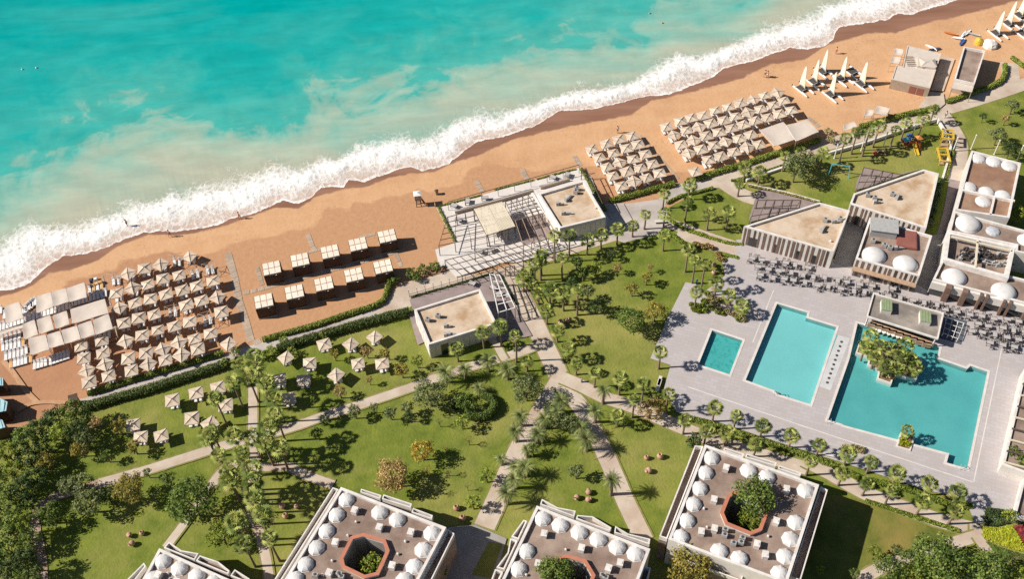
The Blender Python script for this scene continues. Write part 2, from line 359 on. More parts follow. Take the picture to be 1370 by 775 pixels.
def sea_material():
    m = bpy.data.materials.new('sea_water'); m.use_nodes = True; n = m.node_tree.nodes; l = m.node_tree.links; b = n['Principled BSDF']
    pos = n.new('ShaderNodeNewGeometry').outputs['Position']; a = n.new('ShaderNodeAttribute'); a.attribute_name = 's'; s = a.outputs['Fac']
    def mth(op, x, y=None, clamp=False):
        k = n.new('ShaderNodeMath'); k.operation = op; k.use_clamp = clamp
        for i, v in enumerate((x, y)):
            if v is None: continue
            if isinstance(v, (int, float)): k.inputs[i].default_value = v
            else: l.new(v, k.inputs[i])
        return k.outputs[0]
    def noise(sc_, det=6, ro=.6, dist=0.0, vec=None):
        k = n.new('ShaderNodeTexNoise'); k.inputs['Scale'].default_value = sc_; k.inputs['Detail'].default_value = det; k.inputs['Roughness'].default_value = ro; k.inputs['Distortion'].default_value = dist
        l.new(vec or pos, k.inputs['Vector']); return k.outputs[0]
    def ramp(v, stops):
        k = n.new('ShaderNodeValToRGB'); e = k.color_ramp.elements
        for i, (p, c) in enumerate(stops):
            x = e[i] if i < 2 else e.new(p)
            x.position = p; x.color = (*c, 1) if isinstance(c, tuple) else (c, c, c, 1)
        l.new(v, k.inputs[0]); return k.outputs[0]
    def mix(f, x, y):
        k = n.new('ShaderNodeMix'); k.data_type = 'RGBA'; l.new(f, k.inputs[0])
        for i, v in ((6, x), (7, y)):
            if isinstance(v, tuple): k.inputs[i].default_value = (*v, 1)
            else: l.new(v, k.inputs[i])
        return k.outputs[2]
    # stretched along-shore coordinates for streaks
    mp = n.new('ShaderNodeMapping'); mp.inputs['Rotation'].default_value = (0, 0, R_(-20)); mp.inputs['Scale'].default_value = (0.35, 1.0, 1); l.new(pos, mp.inputs[0])
    plume = mth('ADD', mth('MULTIPLY', mth('SUBTRACT', noise(.04, 7, .58, 1.2), .5), 2.05), mth('MULTIPLY', mth('SUBTRACT', noise(.15, 7, .62, .8), .5), 1.1))
    gate = mth('SUBTRACT', s, 0.75, True)
    sp = mth('ADD', mth('SUBTRACT', s, 0.10), mth('MULTIPLY', plume, mth('MINIMUM', gate, 1.0)))
    water = ramp(mth('DIVIDE', sp, 5.0), [(0.0, (.42, .40, .32)), (0.20, (.40, .41, .32)), (0.28, (.375, .44, .35)), (0.35, (.29, .43, .35)), (0.397, (.19, .405, .345)), (0.425, (.060, .37, .33)), (0.53, (.014, .335, .318)), (0.70, (.0, .30, .297)), (1.0, (.0, .27, .272))])
    mk = n.new('ShaderNodeMapRange'); mk.inputs[1].default_value = .46; mk.inputs[2].default_value = .72; mk.inputs[4].default_value = .75; l.new(noise(.035, 6, .6, 1.5, mp.outputs[0]), mk.inputs[0])
    mk2 = n.new('ShaderNodeMapRange'); mk2.inputs[1].default_value = 4.6; mk2.inputs[2].default_value = 2.2; l.new(s, mk2.inputs[0])
    water = mix(mth('MULTIPLY', mk.outputs[0], mk2.outputs[0], True), water, (.105, .40, .355))
    swash = mix(ramp(s, [(0.0, 0.0), (0.40, 1.0)]), (.50, .36, .29), (.60, .55, .50))
    base = mix(ramp(s, [(0.45, 0.0), (0.95, 1.0)]), swash, water)
    # foam: density over the profile, eaten by lace
    vor = n.new('ShaderNodeTexVoronoi'); vor.feature = 'DISTANCE_TO_EDGE'; vor.inputs['Scale'].default_value = 0.75
    wv = n.new('ShaderNodeVectorMath'); wv.operation = 'ADD'
    nz = n.new('ShaderNodeTexNoise'); nz.inputs['Scale'].default_value = .8; nz.inputs['Detail'].default_value = 4; l.new(pos, nz.inputs['Vector'])
    l.new(pos, wv.inputs[0]); l.new(nz.outputs['Color'], wv.inputs[1]); l.new(wv.outputs[0], vor.inputs['Vector'])
    cell = mth('MULTIPLY', vor.outputs['Distance'], 2.2, True)
    lace = mth('SUBTRACT', mth('ADD', mth('MULTIPLY', mth('ADD', mth('MULTIPLY', noise(1.1, 9, .70, 1.6), 0.62), mth('MULTIPLY', noise(.9, 7, .65, 1.0, mp.outputs[0]), 0.38)), 0.90), mth('MULTIPLY', noise(.2, 6, .6, .6), 0.6)), mth('MULTIPLY', cell, 0.24))
    sv = mth('ADD', s, mth('MULTIPLY', mth('SUBTRACT', noise(.09, 4, .55, .5), .5), mth('MINIMUM', mth('MULTIPLY', s, 2.2), 0.75)))
    dens = ramp(mth('DIVIDE', sv, 1.5), [(0.0, 0.66), (0.02, 0.56), (0.05, 0.42), (0.13, 0.44), (0.22, 0.53), (0.31, 0.69), (0.41, 0.74), (0.49, 0.60), (0.58, 0.47), (0.67, 0.33), (0.85, 0.12), (1.0, 0.0)])
    far = mth('MULTIPLY', mth('GREATER_THAN', noise(.55, 6, .7, 0, mp.outputs[0]), .745), mth('GREATER_THAN', s, 2.0))
    f0 = n.new('ShaderNodeMapRange'); f0.inputs[1].default_value = -0.13; f0.inputs[2].default_value = 0.24
    l.new(mth('SUBTRACT', lace, mth('SUBTRACT', 1.15, dens)), f0.inputs[0])
    foam = mth('MAXIMUM', f0.outputs[0], mth('MULTIPLY', far, 0.12), True)
    white = mix(noise(1.6, 5), (.88, .88, .87), (.74, .73, .72))
    swell = noise(.33, 5, .6, .3, mp.outputs[0]); sw = n.new('ShaderNodeMapRange'); sw.inputs[1].default_value = .35; sw.inputs[2].default_value = .7; sw.inputs[3].default_value = .90; sw.inputs[4].default_value = 1.08; l.new(swell, sw.inputs[0])
    hs = n.new('ShaderNodeHueSaturation'); l.new(sw.outputs[0], hs.inputs['Value']); l.new(base, hs.inputs['Color']); base = hs.outputs[0]
    col = mix(foam, base, white)
    l.new(col, b.inputs['Base Color'])
    l.new(mth('ADD', 0.28, mth('MULTIPLY', foam, .5)), b.inputs['Roughness']); b.inputs['Specular IOR Level'].default_value = 0.02
    bp = n.new('ShaderNodeBump'); bp.inputs['Distance'].default_value = 0.10; bp.inputs['Strength'].default_value = 1.0
    l.new(mth('ADD', mth('MULTIPLY', noise(.5, 6, .55, 0, mp.outputs[0]), 0.7), mth('MULTIPLY', foam, 1.0)), bp.inputs['Height']); l.new(bp.outputs[0], b.inputs['Normal'])
    MATS['sea_water'] = m; return m
me.materials.append(sea_material())
struct(link('sea', me))

# ---- sand (dry / raked / wet by distance to the water line)
def sand_material():
    m = bpy.data.materials.new('sand'); m.use_nodes = True; n = m.node_tree.nodes; l = m.node_tree.links; b = n['Principled BSDF']
    pos = n.new('ShaderNodeNewGeometry').outputs['Position']; a = n.new('ShaderNodeAttribute'); a.attribute_name = 'wet'; wv = a.outputs['Fac']
    a2 = n.new('ShaderNodeAttribute'); a2.attribute_name = 'inland'; inl = a2.outputs['Fac']
    def noise(sc_, det=6, ro=.6, vec=None):
        k = n.new('ShaderNodeTexNoise'); k.inputs['Scale'].default_value = sc_; k.inputs['Detail'].default_value = det; k.inputs['Roughness'].default_value = ro; l.new(vec or pos, k.inputs['Vector']); return k.outputs[0]
    def rng(v, a_, b_, c=0., d=1.):
        k = n.new('ShaderNodeMapRange'); k.inputs[1].default_value = a_; k.inputs[2].default_value = b_; k.inputs[3].default_value = c; k.inputs[4].default_value = d; l.new(v, k.inputs[0]); return k.outputs[0]
    def mix(f, x, y):
        k = n.new('ShaderNodeMix'); k.data_type = 'RGBA'; l.new(f, k.inputs[0])
        for i, v in ((6, x), (7, y)):
            if isinstance(v, tuple): k.inputs[i].default_value = (*v, 1)
            else: l.new(v, k.inputs[i])
        return k.outputs[2]
    def add(x, y, op='ADD'):
        k = n.new('ShaderNodeMath'); k.operation = op; k.use_clamp = False
        for i, v in enumerate((x, y)):
            if isinstance(v, (int, float)): k.inputs[i].default_value = v
            else: l.new(v, k.inputs[i])
        return k.outputs[0]
    mp = n.new('ShaderNodeMapping'); mp.inputs['Rotation'].default_value = (0, 0, R_(-20)); mp.inputs['Scale'].default_value = (0.18, 1.0, 1); l.new(pos, mp.inputs[0])
    c = mix(rng(noise(.35, 7), .3, .7), (.590, .355, .198), (.535, .308, .163))
    c = mix(rng(noise(.5, 5, .6, mp.outputs[0]), .45, .75, 0, .6), c, (.60, .38, .22))
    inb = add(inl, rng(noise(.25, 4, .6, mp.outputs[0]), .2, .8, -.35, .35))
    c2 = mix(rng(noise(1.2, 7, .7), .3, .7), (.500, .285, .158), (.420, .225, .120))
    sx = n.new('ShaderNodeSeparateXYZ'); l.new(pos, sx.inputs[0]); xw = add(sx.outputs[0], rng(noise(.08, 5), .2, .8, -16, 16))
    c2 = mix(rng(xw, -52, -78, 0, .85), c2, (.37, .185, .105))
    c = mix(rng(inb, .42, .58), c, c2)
    c = mix(rng(noise(.11, 7, .65), .50, .66, 0, .55), c, (.46, .250, .135))
    c = mix(rng(noise(2.6, 4, .7), .62, .72, 0, .45), c, (.36, .19, .10))
    vo = n.new('ShaderNodeTexVoronoi'); vo.inputs['Scale'].default_value = 1.5; l.new(pos, vo.inputs['Vector']); fp = add(rng(vo.outputs['Distance'], .16, .26, 1, 0), rng(noise(.16, 4), .46, .60), 'MULTIPLY')
    c = mix(rng(fp, 0, 1, 0, .55), c, (.34, .185, .10))
    wb = add(wv, rng(noise(.6, 5), .2, .8, -.22, .22))
    wet = mix(rng(noise(.3, 5, .6, mp.outputs[0]), .35, .65), (.225, .112, .072), (.30, .16, .108))
    c = mix(rng(wb, .35, .62), c, wet)
    l.new(c, b.inputs['Base Color']); l.new(rng(wb, .3, .7, .9, .42), b.inputs['Roughness']); b.inputs['Specular IOR Level'].default_value = .25
    bp = n.new('ShaderNodeBump'); bp.inputs['Distance'].default_value = 0.06; l.new(rng(wb, .3, .6, 1, .08), bp.inputs['Strength'])
    l.new(noise(1.3, 5, .6), bp.inputs['Height']); l.new(bp.outputs[0], b.inputs['Normal'])
    MATS['sand'] = m
sand_material()

# ---- pools: outlines of the water
POOL1 = W([(952.5, 443.5), (993, 457), (975.5, 502.5), (934.5, 489)])
POOL2 = W(px(z7, [(412, 72), (516, 103), (512, 121), (616, 153), (526, 420), (412, 384), (402, 372), (303, 336)]))
POOL3 = W(px(z7, [(690, 140), (972, 222), (964, 262), (1068, 298), (1080, 287), (1138, 308), (1068, 642), (997, 622), (1006, 590), (640, 492), (636, 488), (588, 474), (662, 262)]))
POOLS = [POOL1, POOL2, POOL3]
HOLES = [ccw(p) for p in POOLS]
# base: sand everywhere, reaching the horizon, with a finer strip along the water carrying the wet/inland values
# strip rows (pixels inland of the water line)
roff = [14, 2, 0, -3, -6, -9, -12, -16, -20, -25, -31, -38, -46, -56, -70, -90, -115, -150, -190, -235]
verts = []; wetv = []; inlv = []
for i in range(0, NQ + 1, 2):
    q = Q0 + i * DQ; e = interp(rE, q); wlim = interp(rW, q)
    for k in roff:
        n_ = e + k; p = G(*qn2px(q, n_)); verts.append((p.x, p.y, 0.004))
        span = max(e - wlim, 2.0)
        wetv.append(max(0, min(1, 0.5 + (n_ - wlim) / 8.0)) if k < 10 else 1.0)
        u = (-k - 30 - 25 * max(0, min(1, (q - 500) / 300)) - 70 * max(0, min(1, (q - 560) / 300)) + 12 * fbm(q, 2, .01)) / 30.0
        inlv.append(max(0, min(1, 0.5 + u)))
KR = len(roff); cols = len(range(0, NQ + 1, 2))
faces = [(i * KR + j + 1, (i + 1) * KR + j + 1, (i + 1) * KR + j, i * KR + j) for i in range(cols - 1) for j in range(KR - 1)]
me = bpy.data.meshes.new('beach'); me.from_pydata(verts, [], faces); me.update()
me.attributes.new('wet', 'FLOAT', 'POINT').data.foreach_set('value', wetv); me.attributes.new('inland', 'FLOAT', 'POINT').data.foreach_set('value', inlv)
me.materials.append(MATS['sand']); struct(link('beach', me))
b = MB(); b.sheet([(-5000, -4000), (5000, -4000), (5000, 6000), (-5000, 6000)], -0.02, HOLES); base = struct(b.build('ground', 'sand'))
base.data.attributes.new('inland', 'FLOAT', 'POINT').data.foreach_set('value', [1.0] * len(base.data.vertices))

# ---- lawns
LAWN = W([(-260, 640), (-60, 620), (20, 575), (70, 553), (112, 545), (274, 492), (430, 440), (548, 392), (700, 350), (850, 302), (960, 242), (1096, 196), (1250, 148), (1300, 132), (1370, 105), (1520, 60), (1700, 1050), (-420, 1050)])
sheet_obj('lawn', LAWN, 0.010, 'lawn', HOLES)
sheet_obj('lawn', W(px(tH, [(300, 245), (960, 470), (620, 610), (280, 760), (-60, 900), (-60, 200)])), 0.014, 'lawn_dry')
# ---- promenade and garden paths
zl = [0.018]
def path(name, pts, w_, m='path', k=5):
    if name == 'walkway' and m == 'path':
        zl[0] += 0.004; sheet_obj('verge', strip(smooth(W(pts), k), w_ + .55), zl[0] - .0005, 'worn_edge')
    zl[0] += 0.004
    p = strip(smooth(W(pts), k), w_)
    return sheet_obj(name, p, zl[0], m)
def patch(name, pts, m):
    zl[0] += 0.004
    return sheet_obj(name, W(pts), zl[0], m)
path('promenade', [(96, 541), (120, 537), (175, 518), (232, 499), (274, 486), (330, 470), (358, 462), (426, 445), (474, 430), (512, 413), (540, 398)], 1.7, 'plaza')
patch('promenade', [(500, 421), (520, 398), (536, 380), (590, 367), (596, 362), (640, 368), (700, 350), (705, 357), (640, 378), (560, 402), (548, 412)], 'path')
path('promenade', [(690, 361), (743, 343.5), (785, 330), (832, 316), (866, 304)], 1.2)
patch('plaza', px(tC, [(60, 590), (290, 560), (400, 470), (520, 430), (660, 430), (660, 485), (440, 545), (340, 590), (360, 700), (420, 740), (300, 790), (60, 850), (-60, 800), (-10, 680)]), 'plaza')
path('promenade', [(945, 247), (975, 238), (1010, 228), (1042, 216), (1096, 196), (1146, 183), (1186, 171), (1220, 160), (1254, 149), (1296, 137), (1346, 121), (1400, 102)], 3.0)
path('promenade', [(1346, 121), (1352, 104), (1350, 84)], 3.4)
path('promenade', px(tC, [(700, 430), (840, 520), (960, 560), (1100, 560)]), 3.0)
path('walkway', px(tC, [(360, 720), (480, 760), (620, 810), (800, 870)]), 2.2)
path('walkway', px(tB, [(420, 10), (560, 60), (720, 110), (900, 150)]), 2.5)
path('walkway', px(tD, [(820, -10), (890, 90), (935, 190), (930, 300), (905, 440)]), 3.0)
path('walkway', px(tD, [(905, 430), (885, 560), (850, 720), (800, 860)]), 1.9, 'brown_deck')
path('walkway', [(681, 365), (700, 403), (716, 435), (732, 470), (746, 500), (750, 514)], 3.1)
path('walkway', [(750, 508), (727, 546), (702, 588), (685, 622), (670, 657), (648, 706)], 3.0)
path('walkway', [(748, 512), (770, 536), (787, 563), (804, 596), (822, 636), (838, 674), (862, 724)], 2.6)
path('walkway', [(752, 506), (775, 516), (810, 533), (852, 547), (905, 570), (960, 592), (1020, 610), (1080, 628)], 2.2)
path('walkway', [(1075, 616), (1110, 634), (1156, 660), (1210, 681), (1262, 699), (1306, 710)], 2.3)
path('walkway', [(722, 462), (690, 474), (655, 484), (620, 494), (585, 506), (548, 520), (486, 541), (430, 559), (386, 574), (340, 586), (294, 599), (240, 616), (196, 630), (132, 648)], 1.6)
path('walkway', [(132, 648), (100, 658), (70, 668), (48, 688), (48, 712), (55, 745), (58, 790)], 1.5, 'path_rough')
path('walkway', [(338.5, 515), (338.5, 548), (338.5, 588)], 1.4)
path('walkway', [(338.5, 588), (341, 620), (336, 660), (336, 684), (346, 710), (356, 748), (362, 790)], 1.3)
path('walkway', [(282, 652), (300, 630), (322, 625), (354, 626), (386, 626), (410, 637), (446, 650)], 1.4)
path('walkway', [(284, 648), (262, 680), (244, 705), (222, 734)], 1.2)
path('walkway', px(tE, [(545, 540), (580, 580), (610, 640), (640, 690)]), 1.2)
path('walkway', px(tH, [(1060, 420), (1060, 500)]), 2.2)
path('walkway', px(tH, [(1060, 490), (880, 545), (700, 610), (450, 690), (250, 790)]), 1.7)
path('walkway', px(tH, [(1050, 490), (1110, 570), (1200, 650)]), 1.4)
patch('paved_yard', px(tP, [(245, 440), (300, 430), (440, 418), (560, 470), (650, 510), (540, 900), (180, 900)]), 'concrete')
patch('lawn', px(tP, [(530, 530), (622, 548), (540, 780), (415, 752)]), 'lawn')
patch('paved_yard', px(tC, [(-90, 590), (60, 590), (120, 700), (-60, 800), (-130, 700)]), 'plaza')
path('sand_track', px(tM, [(20, 90), (80, 160), (130, 230), (190, 310), (250, 370)]), .8, 'sand_track'); path('sand_track', px(tM, [(120, 430), (200, 385), (300, 370), (440, 375)]), .7, 'sand_track'); path('sand_track', px(tL, [(560, 770), (640, 790), (720, 745), (790, 720)]), .5, 'sand_track')
# ---- bar terraces
patch('terrace', px(tK, [(180, 395), (1130, 128), (1215, 190), (1330, 470), (1310, 600), (720, 760), (200, 790), (172, 676), (300, 632)]), 'terrace_floor')
patch('terrace', px(tE, [(185, -20), (720, -10), (560, 60), (430, 105), (310, 135), (240, 60)]), 'terrace_floor')
patch('terrace', px(tE, [(0, 285), (330, 185), (585, 112), (700, 320), (820, 528), (590, 570), (560, 470), (30, 380)]), 'brown_deck')
patch('terrace', px(tE, [(-5, 380), (30, 360), (100, 570), (55, 590)]), 'brown_deck')
# ---- pool deck
DECK = W([(985, 322), (1012, 322), (1115, 348), (1240, 382), (1400, 425), (1420, 600), (1375, 700), (1304, 702), (1290, 668), (1240, 658), (1150, 628), (1050, 596), (960, 566), (905, 553), (888, 522), (897, 490), (870, 481), (884, 448), (893, 427), (917, 379), (930, 381), (942, 392), (970, 370), (966, 352), (985, 340)])
def deck_material():
    m = bpy.data.materials.new('deck_tile'); m.use_nodes = True; n = m.node_tree.nodes; l = m.node_tree.links; b = n['Principled BSDF']; b.inputs['Roughness'].default_value = .7
    pos = n.new('ShaderNodeNewGeometry').outputs['Position']
    mp = n.new('ShaderNodeMapping'); mp.inputs['Rotation'].default_value = (0, 0, R_(21)); l.new(pos, mp.inputs[0])
    br = n.new('ShaderNodeTexBrick'); br.inputs['Scale'].default_value = 1.0; br.inputs['Brick Width'].default_value = 1.2; br.inputs['Row Height'].default_value = .6
    br.inputs['Mortar Size'].default_value = .016; br.inputs['Color1'].default_value = (.455, .42, .425, 1); br.inputs['Color2'].default_value = (.415, .38, .385, 1); br.inputs['Mortar'].default_value = (.32, .29, .285, 1); l.new(mp.outputs[0], br.inputs[0])
    nz = n.new('ShaderNodeTexNoise'); nz.inputs['Scale'].default_value = .22; nz.inputs['Detail'].default_value = 6; l.new(pos, nz.inputs[0])
    mr = n.new('ShaderNodeMapRange'); mr.inputs[1].default_value = .42; mr.inputs[2].default_value = .72; mr.inputs[4].default_value = .55; l.new(nz.outputs[0], mr.inputs[0])
    mx = n.new('ShaderNodeMix'); mx.data_type = 'RGBA'; l.new(mr.outputs[0], mx.inputs[0]); l.new(br.outputs[0], mx.inputs[6]); mx.inputs[7].default_value = (.40, .345, .325, 1)
    l.new(mx.outputs[2], b.inputs['Base Color']); MATS['deck_tile'] = m
deck_material()
sheet_obj('pool_deck', DECK, zl[0] + .01, 'deck_tile', HOLES); ZD = zl[0] + .01
# pale drainage lines let into the deck
def deck_line(pts, w_=.16):
    b = MB(); b.sheet(strip(W(pts), w_), ZD + .005); struct(b.build('drain_strip', 'coping'))
deck_line(px(z7, [(105, 360), (500, 495), (1090, 690)])); deck_line(px(z7, [(1090, 690), (1190, 215)])); deck_line(px(z7, [(328, 205), (400, 25)]))
# pool basins
def water_material():
    m = bpy.data.materials.new('pool_water'); m.use_nodes = True; m.use_transparent_shadow = True; n = m.node_tree.nodes; l = m.node_tree.links
    for x in list(n):
        if x.type == 'BSDF_PRINCIPLED': n.remove(x)
    tr = n.new('ShaderNodeBsdfTransparent'); tr.inputs[0].default_value = (.74, .95, .94, 1)
    gl = n.new('ShaderNodeBsdfGlossy'); gl.inputs['Roughness'].default_value = .04
    nz = n.new('ShaderNodeTexNoise'); nz.inputs['Scale'].default_value = 1.5; bp = n.new('ShaderNodeBump'); bp.inputs['Distance'].default_value = .02; l.new(nz.outputs[0], bp.inputs['Height'])
    l.new(bp.outputs[0], gl.inputs['Normal'])
    ms = n.new('ShaderNodeMixShader'); ms.inputs[0].default_value = .05; l.new(tr.outputs[0], ms.inputs[1]); l.new(gl.outputs[0], ms.inputs[2])
    l.new(ms.outputs[0], n['Material Output'].inputs['Surface']); MATS['pool_water'] = m
water_material()
mat('pool_floor', (.150, .41, .425), (.132, .37, .385), .25, .6, c3=(.17, .43, .44), s3=.12)
mat('pool_floor_light', (.30, .56, .58), (.275, .52, .54), .25, .6, c3=(.31, .575, .595), s3=.12)
mat('pool_floor_small', (.11, .41, .41), (.04, .27, .27), 1.4, .6, lo=.5, hi=.72)
def pool(label, poly, depth, fl, cop=.38):
    t = thing('swimming_pool', label, 'pool', (sum(p[0] for p in poly) / len(poly), sum(p[1] for p in poly) / len(poly), 0))
    o = Vector(t.location); pl = [Vector((p[0] - o.x, p[1] - o.y)) for p in ccw(poly)]; n = len(pl)
    b = MB(); vs_ = [(p.x, p.y, ZD - .003) for p in pl] + [(p.x, p.y, -depth) for p in pl]
    b.add(vs_, [((i + 1) % n, i, n + i, n + (i + 1) % n) for i in range(n)], 0); b.build('basin_wall', 'pool_wall', t)
    b = MB(); b.sheet(pl, -depth + .003); b.build('basin_floor', fl, t)
    b = MB(); b.sheet(pl, -.10); b.build('water', 'pool_water', t)
    # coping stones, one by one
    out = inset(pl, -cop)
    for i in range(n):
        j = (i + 1) % n; a0, a1, o0, o1 = pl[i], pl[j], out[i], out[j]; L = (a1 - a0).length; k = max(1, round(L / 1.6))
        for s in range(k):
            u0, u1 = s / k + .006 / max(L, .1), (s + 1) / k - .006 / max(L, .1)
            quad = [lerp(a0, a1, u0), lerp(a0, a1, u1), lerp(o0, o1, u1), lerp(o0, o1, u0)]
            b = MB(); b.prism(quad, ZD - .04, ZD + .035); b.build('coping_stone', 'coping', t)
    return t
pool('small square plunge pool with dark turquoise water and leaves on its floor', POOL1, .45, 'pool_floor_small')
pool('pale turquoise rectangular swimming pool between the plunge pool and the stepping walkway', POOL2, .62, 'pool_floor_light')
pool('large deep turquoise swimming pool with a palm island beside the pool bar', POOL3, .65, 'pool_floor')
# ================================================================== BUILDINGS
def roof_bits(root, pts, z, kind='box'):
    for i, (x, y) in enumerate(pts):
        p = G(x, y, z + .4); b = MB(); rz = -.3 + random.uniform(-.1, .1)
        if kind == 'dome':
            pass
        elif kind == 'box':
            b.box((p.x, p.y, z), .72, .85, .8, rz); b.box((p.x, p.y, z + .803), .82, .95, .08, rz); b.box((p.x + .1, p.y - .1, z + .886), .3, .3, .05, rz)
            b.build('vent_housing', 'white_trim', root)
        elif kind == 'ac':
            b.box((p.x, p.y, z + .15), .75, .5, .7, rz); b.box((p.x, p.y, z), .6, .1, .15, rz); b.tube((p.x, p.y, z + .852), (p.x, p.y, z + .9), .2, .2, 8, 1)
            b.build('air_conditioner', ['metal_grey', 'metal_dark'], root)
        elif kind == 'pipe':
            a = random.choice((0, .9)); d = Vector((math.cos(a), math.sin(a), 0))
            q = p + d * random.uniform(.8, 1.6)
            b.beam((p.x, p.y, z + .5), (q.x, q.y, z + .5), .28, .28); b.box((p.x, p.y, z), .5, .5, .75, a)
            b.build('duct', 'metal_grey', root)
        elif kind == 'small':
            b.box((p.x, p.y, z), .28, .28, .3, rz); b.lathe([(.16, .303), (.16, .36), (.05, .42)], 8, 0, (p.x, p.y, z)); b.build('vent_cap', 'white_trim', root)
def dome_mesh(r, h, n, rings, m, sm=False):
    b = MB(); prof = [(r * 1.06, 0), (r * 1.06, .12 * h), (r, .14 * h)]
    for k in range(1, rings + 1):
        a = k / rings * math.pi / 2 * .97; prof.append((r * math.cos(a), .14 * h + .86 * h * math.sin(a)))
    b.lathe(prof, n); return b.mesh('skylight_dome', m, sm)
DOME8 = dome_mesh(1.14, .72, 8, 5, 'dome'); DOMEG = dome_mesh(1.14, .45, 10, 4, 'dome_glass'); DOMEB = dome_mesh(1.0, .55, 24, 8, 'dome', True); DOMEM = dome_mesh(1.0, .42, 12, 5, 'dome')
def domes(root, pts, z, me=DOME8, s=1.0, hz=.32):
    for x, y in pts:
        p = G(x, y, z + hz * s); link('skylight_dome', me, root, (p.x, p.y, z), random.uniform(-.05, .05) - .3, (s, s, s))
WROOTS = []
def wthing(name, label, cat, c, group=None):      # root at the base c, parts written in world coordinates
    t = thing(name, label, cat, (c[0], c[1], 0), 0, group); WROOTS.append(t); return t
def building(name, label, cat, poly_px, zt, wall='white_wall', roof='roof_sand', rim='white_trim', ph=.45, th=.34, hole=None, z0=0.0, group=None):
    poly = ccw([Vector((p.x, p.y)) for p in W(poly_px, zt)]); c = sum(poly, Vector((0, 0))) / len(poly)
    t = wthing(name, label, cat, c, group); n = len(poly); zr = zt - ph
    b = MB(); vs_ = [(p.x, p.y, z0) for p in poly] + [(p.x, p.y, zr) for p in poly]
    b.add(vs_, [(i, (i + 1) % n, n + (i + 1) % n, n + i) for i in range(n)]); b.build('wall', wall, t)
    b = MB(); b.ring(poly, inset(poly, th), zr, zt); b.build('parapet', rim, t)
    b = MB(); b.sheet(inset(poly, th - .02), zr + .004, [hole] if hole else []); b.build('roof', roof, t)
    return t, poly, zr
def facade(t, p0, p1, zt, z0=.0):       # p0,p1 world 2D along a wall seen from the left to the right; returns frame
    a = Vector((p0[0], p0[1])); d = Vector((p1[0], p1[1])) - a; L = d.length; d /= L; n = Vector((d.y, -d.x)); return a, d, n, L
def wall_piece(t, fr, u0, u1, z0, z1, out, m, name):
    a, d, n, L = fr; b = MB()
    q = [a + d * u0 - n * .02, a + d * u1 - n * .02, a + d * u1 + n * out, a + d * u0 + n * out]
    b.prism(q, z0, z1); return b.build(name, m, t)
def fins(t, p0, p1, zt, seed, pitch=.95, white=True, glass=True):
    rnd = random.Random(seed); fr = facade(t, p0, p1, zt); L = fr[3]; u = .25
    while u < L - .5:
        w_ = rnd.choice((.28, .34, .42))
        wall_piece(t, fr, u, u + w_, .05, zt - .22, .07, 'louvre' if rnd.random() < .8 else 'dark_wood', 'louvre')
        g = rnd.choice((.30, .42, .55))
        if glass and rnd.random() < .30:
            wall_piece(t, fr, u + w_ + .03, u + w_ + g + .12, .05, zt * .52, .05, 'glass_dark', 'window'); g += .1
        u += w_ + g
def windows(t, p0, p1, rows_, nwin, wz=1.5, ww=1.5):
    fr = facade(t, p0, p1, 0); L = fr[3]
    for z0 in rows_:
        for k in range(nwin):
            u = L * (k + .5) / nwin
            f = wall_piece(t, fr, u - ww / 2 - .08, u + ww / 2 + .08, z0 - .08, z0 + wz + .08, .05, 'white_trim', 'window')
            wall_piece(f, fr, u - ww / 2, u + ww / 2, z0, z0 + wz, .062, 'glass_dark', 'pane')
def pergola(name, label, quad, nx, ny, z=2.8, m='beam_dark', bw=.075, bh=.12, posts=True, group=None, cat='pergola', slat=None, pm=None):
    q = [Vector((p.x, p.y)) for p in W(quad, z)]; c = sum(q, Vector((0, 0))) / 4
    t = wthing(name, label, cat, c, group)
    at_ = lambda u, v: lerp(lerp(q[0], q[1], u), lerp(q[3], q[2], u), v)
    for i in range(nx + 1):
        a, e = at_(i / nx, 0), at_(i / nx, 1); b = MB(); b.beam((a.x, a.y, z), (e.x, e.y, z), bw, bh); b.build('cross_beam', m, t)
    for j in range(ny + 1):
        a, e = at_(0, j / ny), at_(1, j / ny); b = MB(); b.beam((a.x, a.y, z - bh - .002), (e.x, e.y, z - bh - .002), bw, bh); b.build('long_beam', m, t)
    if posts:
        for i in range(0, nx + 1, max(1, nx // 3)):
            for j in (0, ny):
                a = at_(i / nx, j / ny); b = MB(); b.box((a.x, a.y, 0), .12, .12, z - 2 * bh - .004); b.box((a.x, a.y, 0), .3, .3, .06); b.build('post', pm or m, t)
    if slat:
        for k in range(slat):
            a0, a1 = at_((k + .10) / slat, 0), at_((k + .10) / slat, 1); b0, b1 = at_((k + .86) / slat, 0), at_((k + .86) / slat, 1)
            b = MB(); b.prism([a0, b0, b1, a1], z + .004, z + .07); b.build('slat', 'slat_cream', t)
    return t
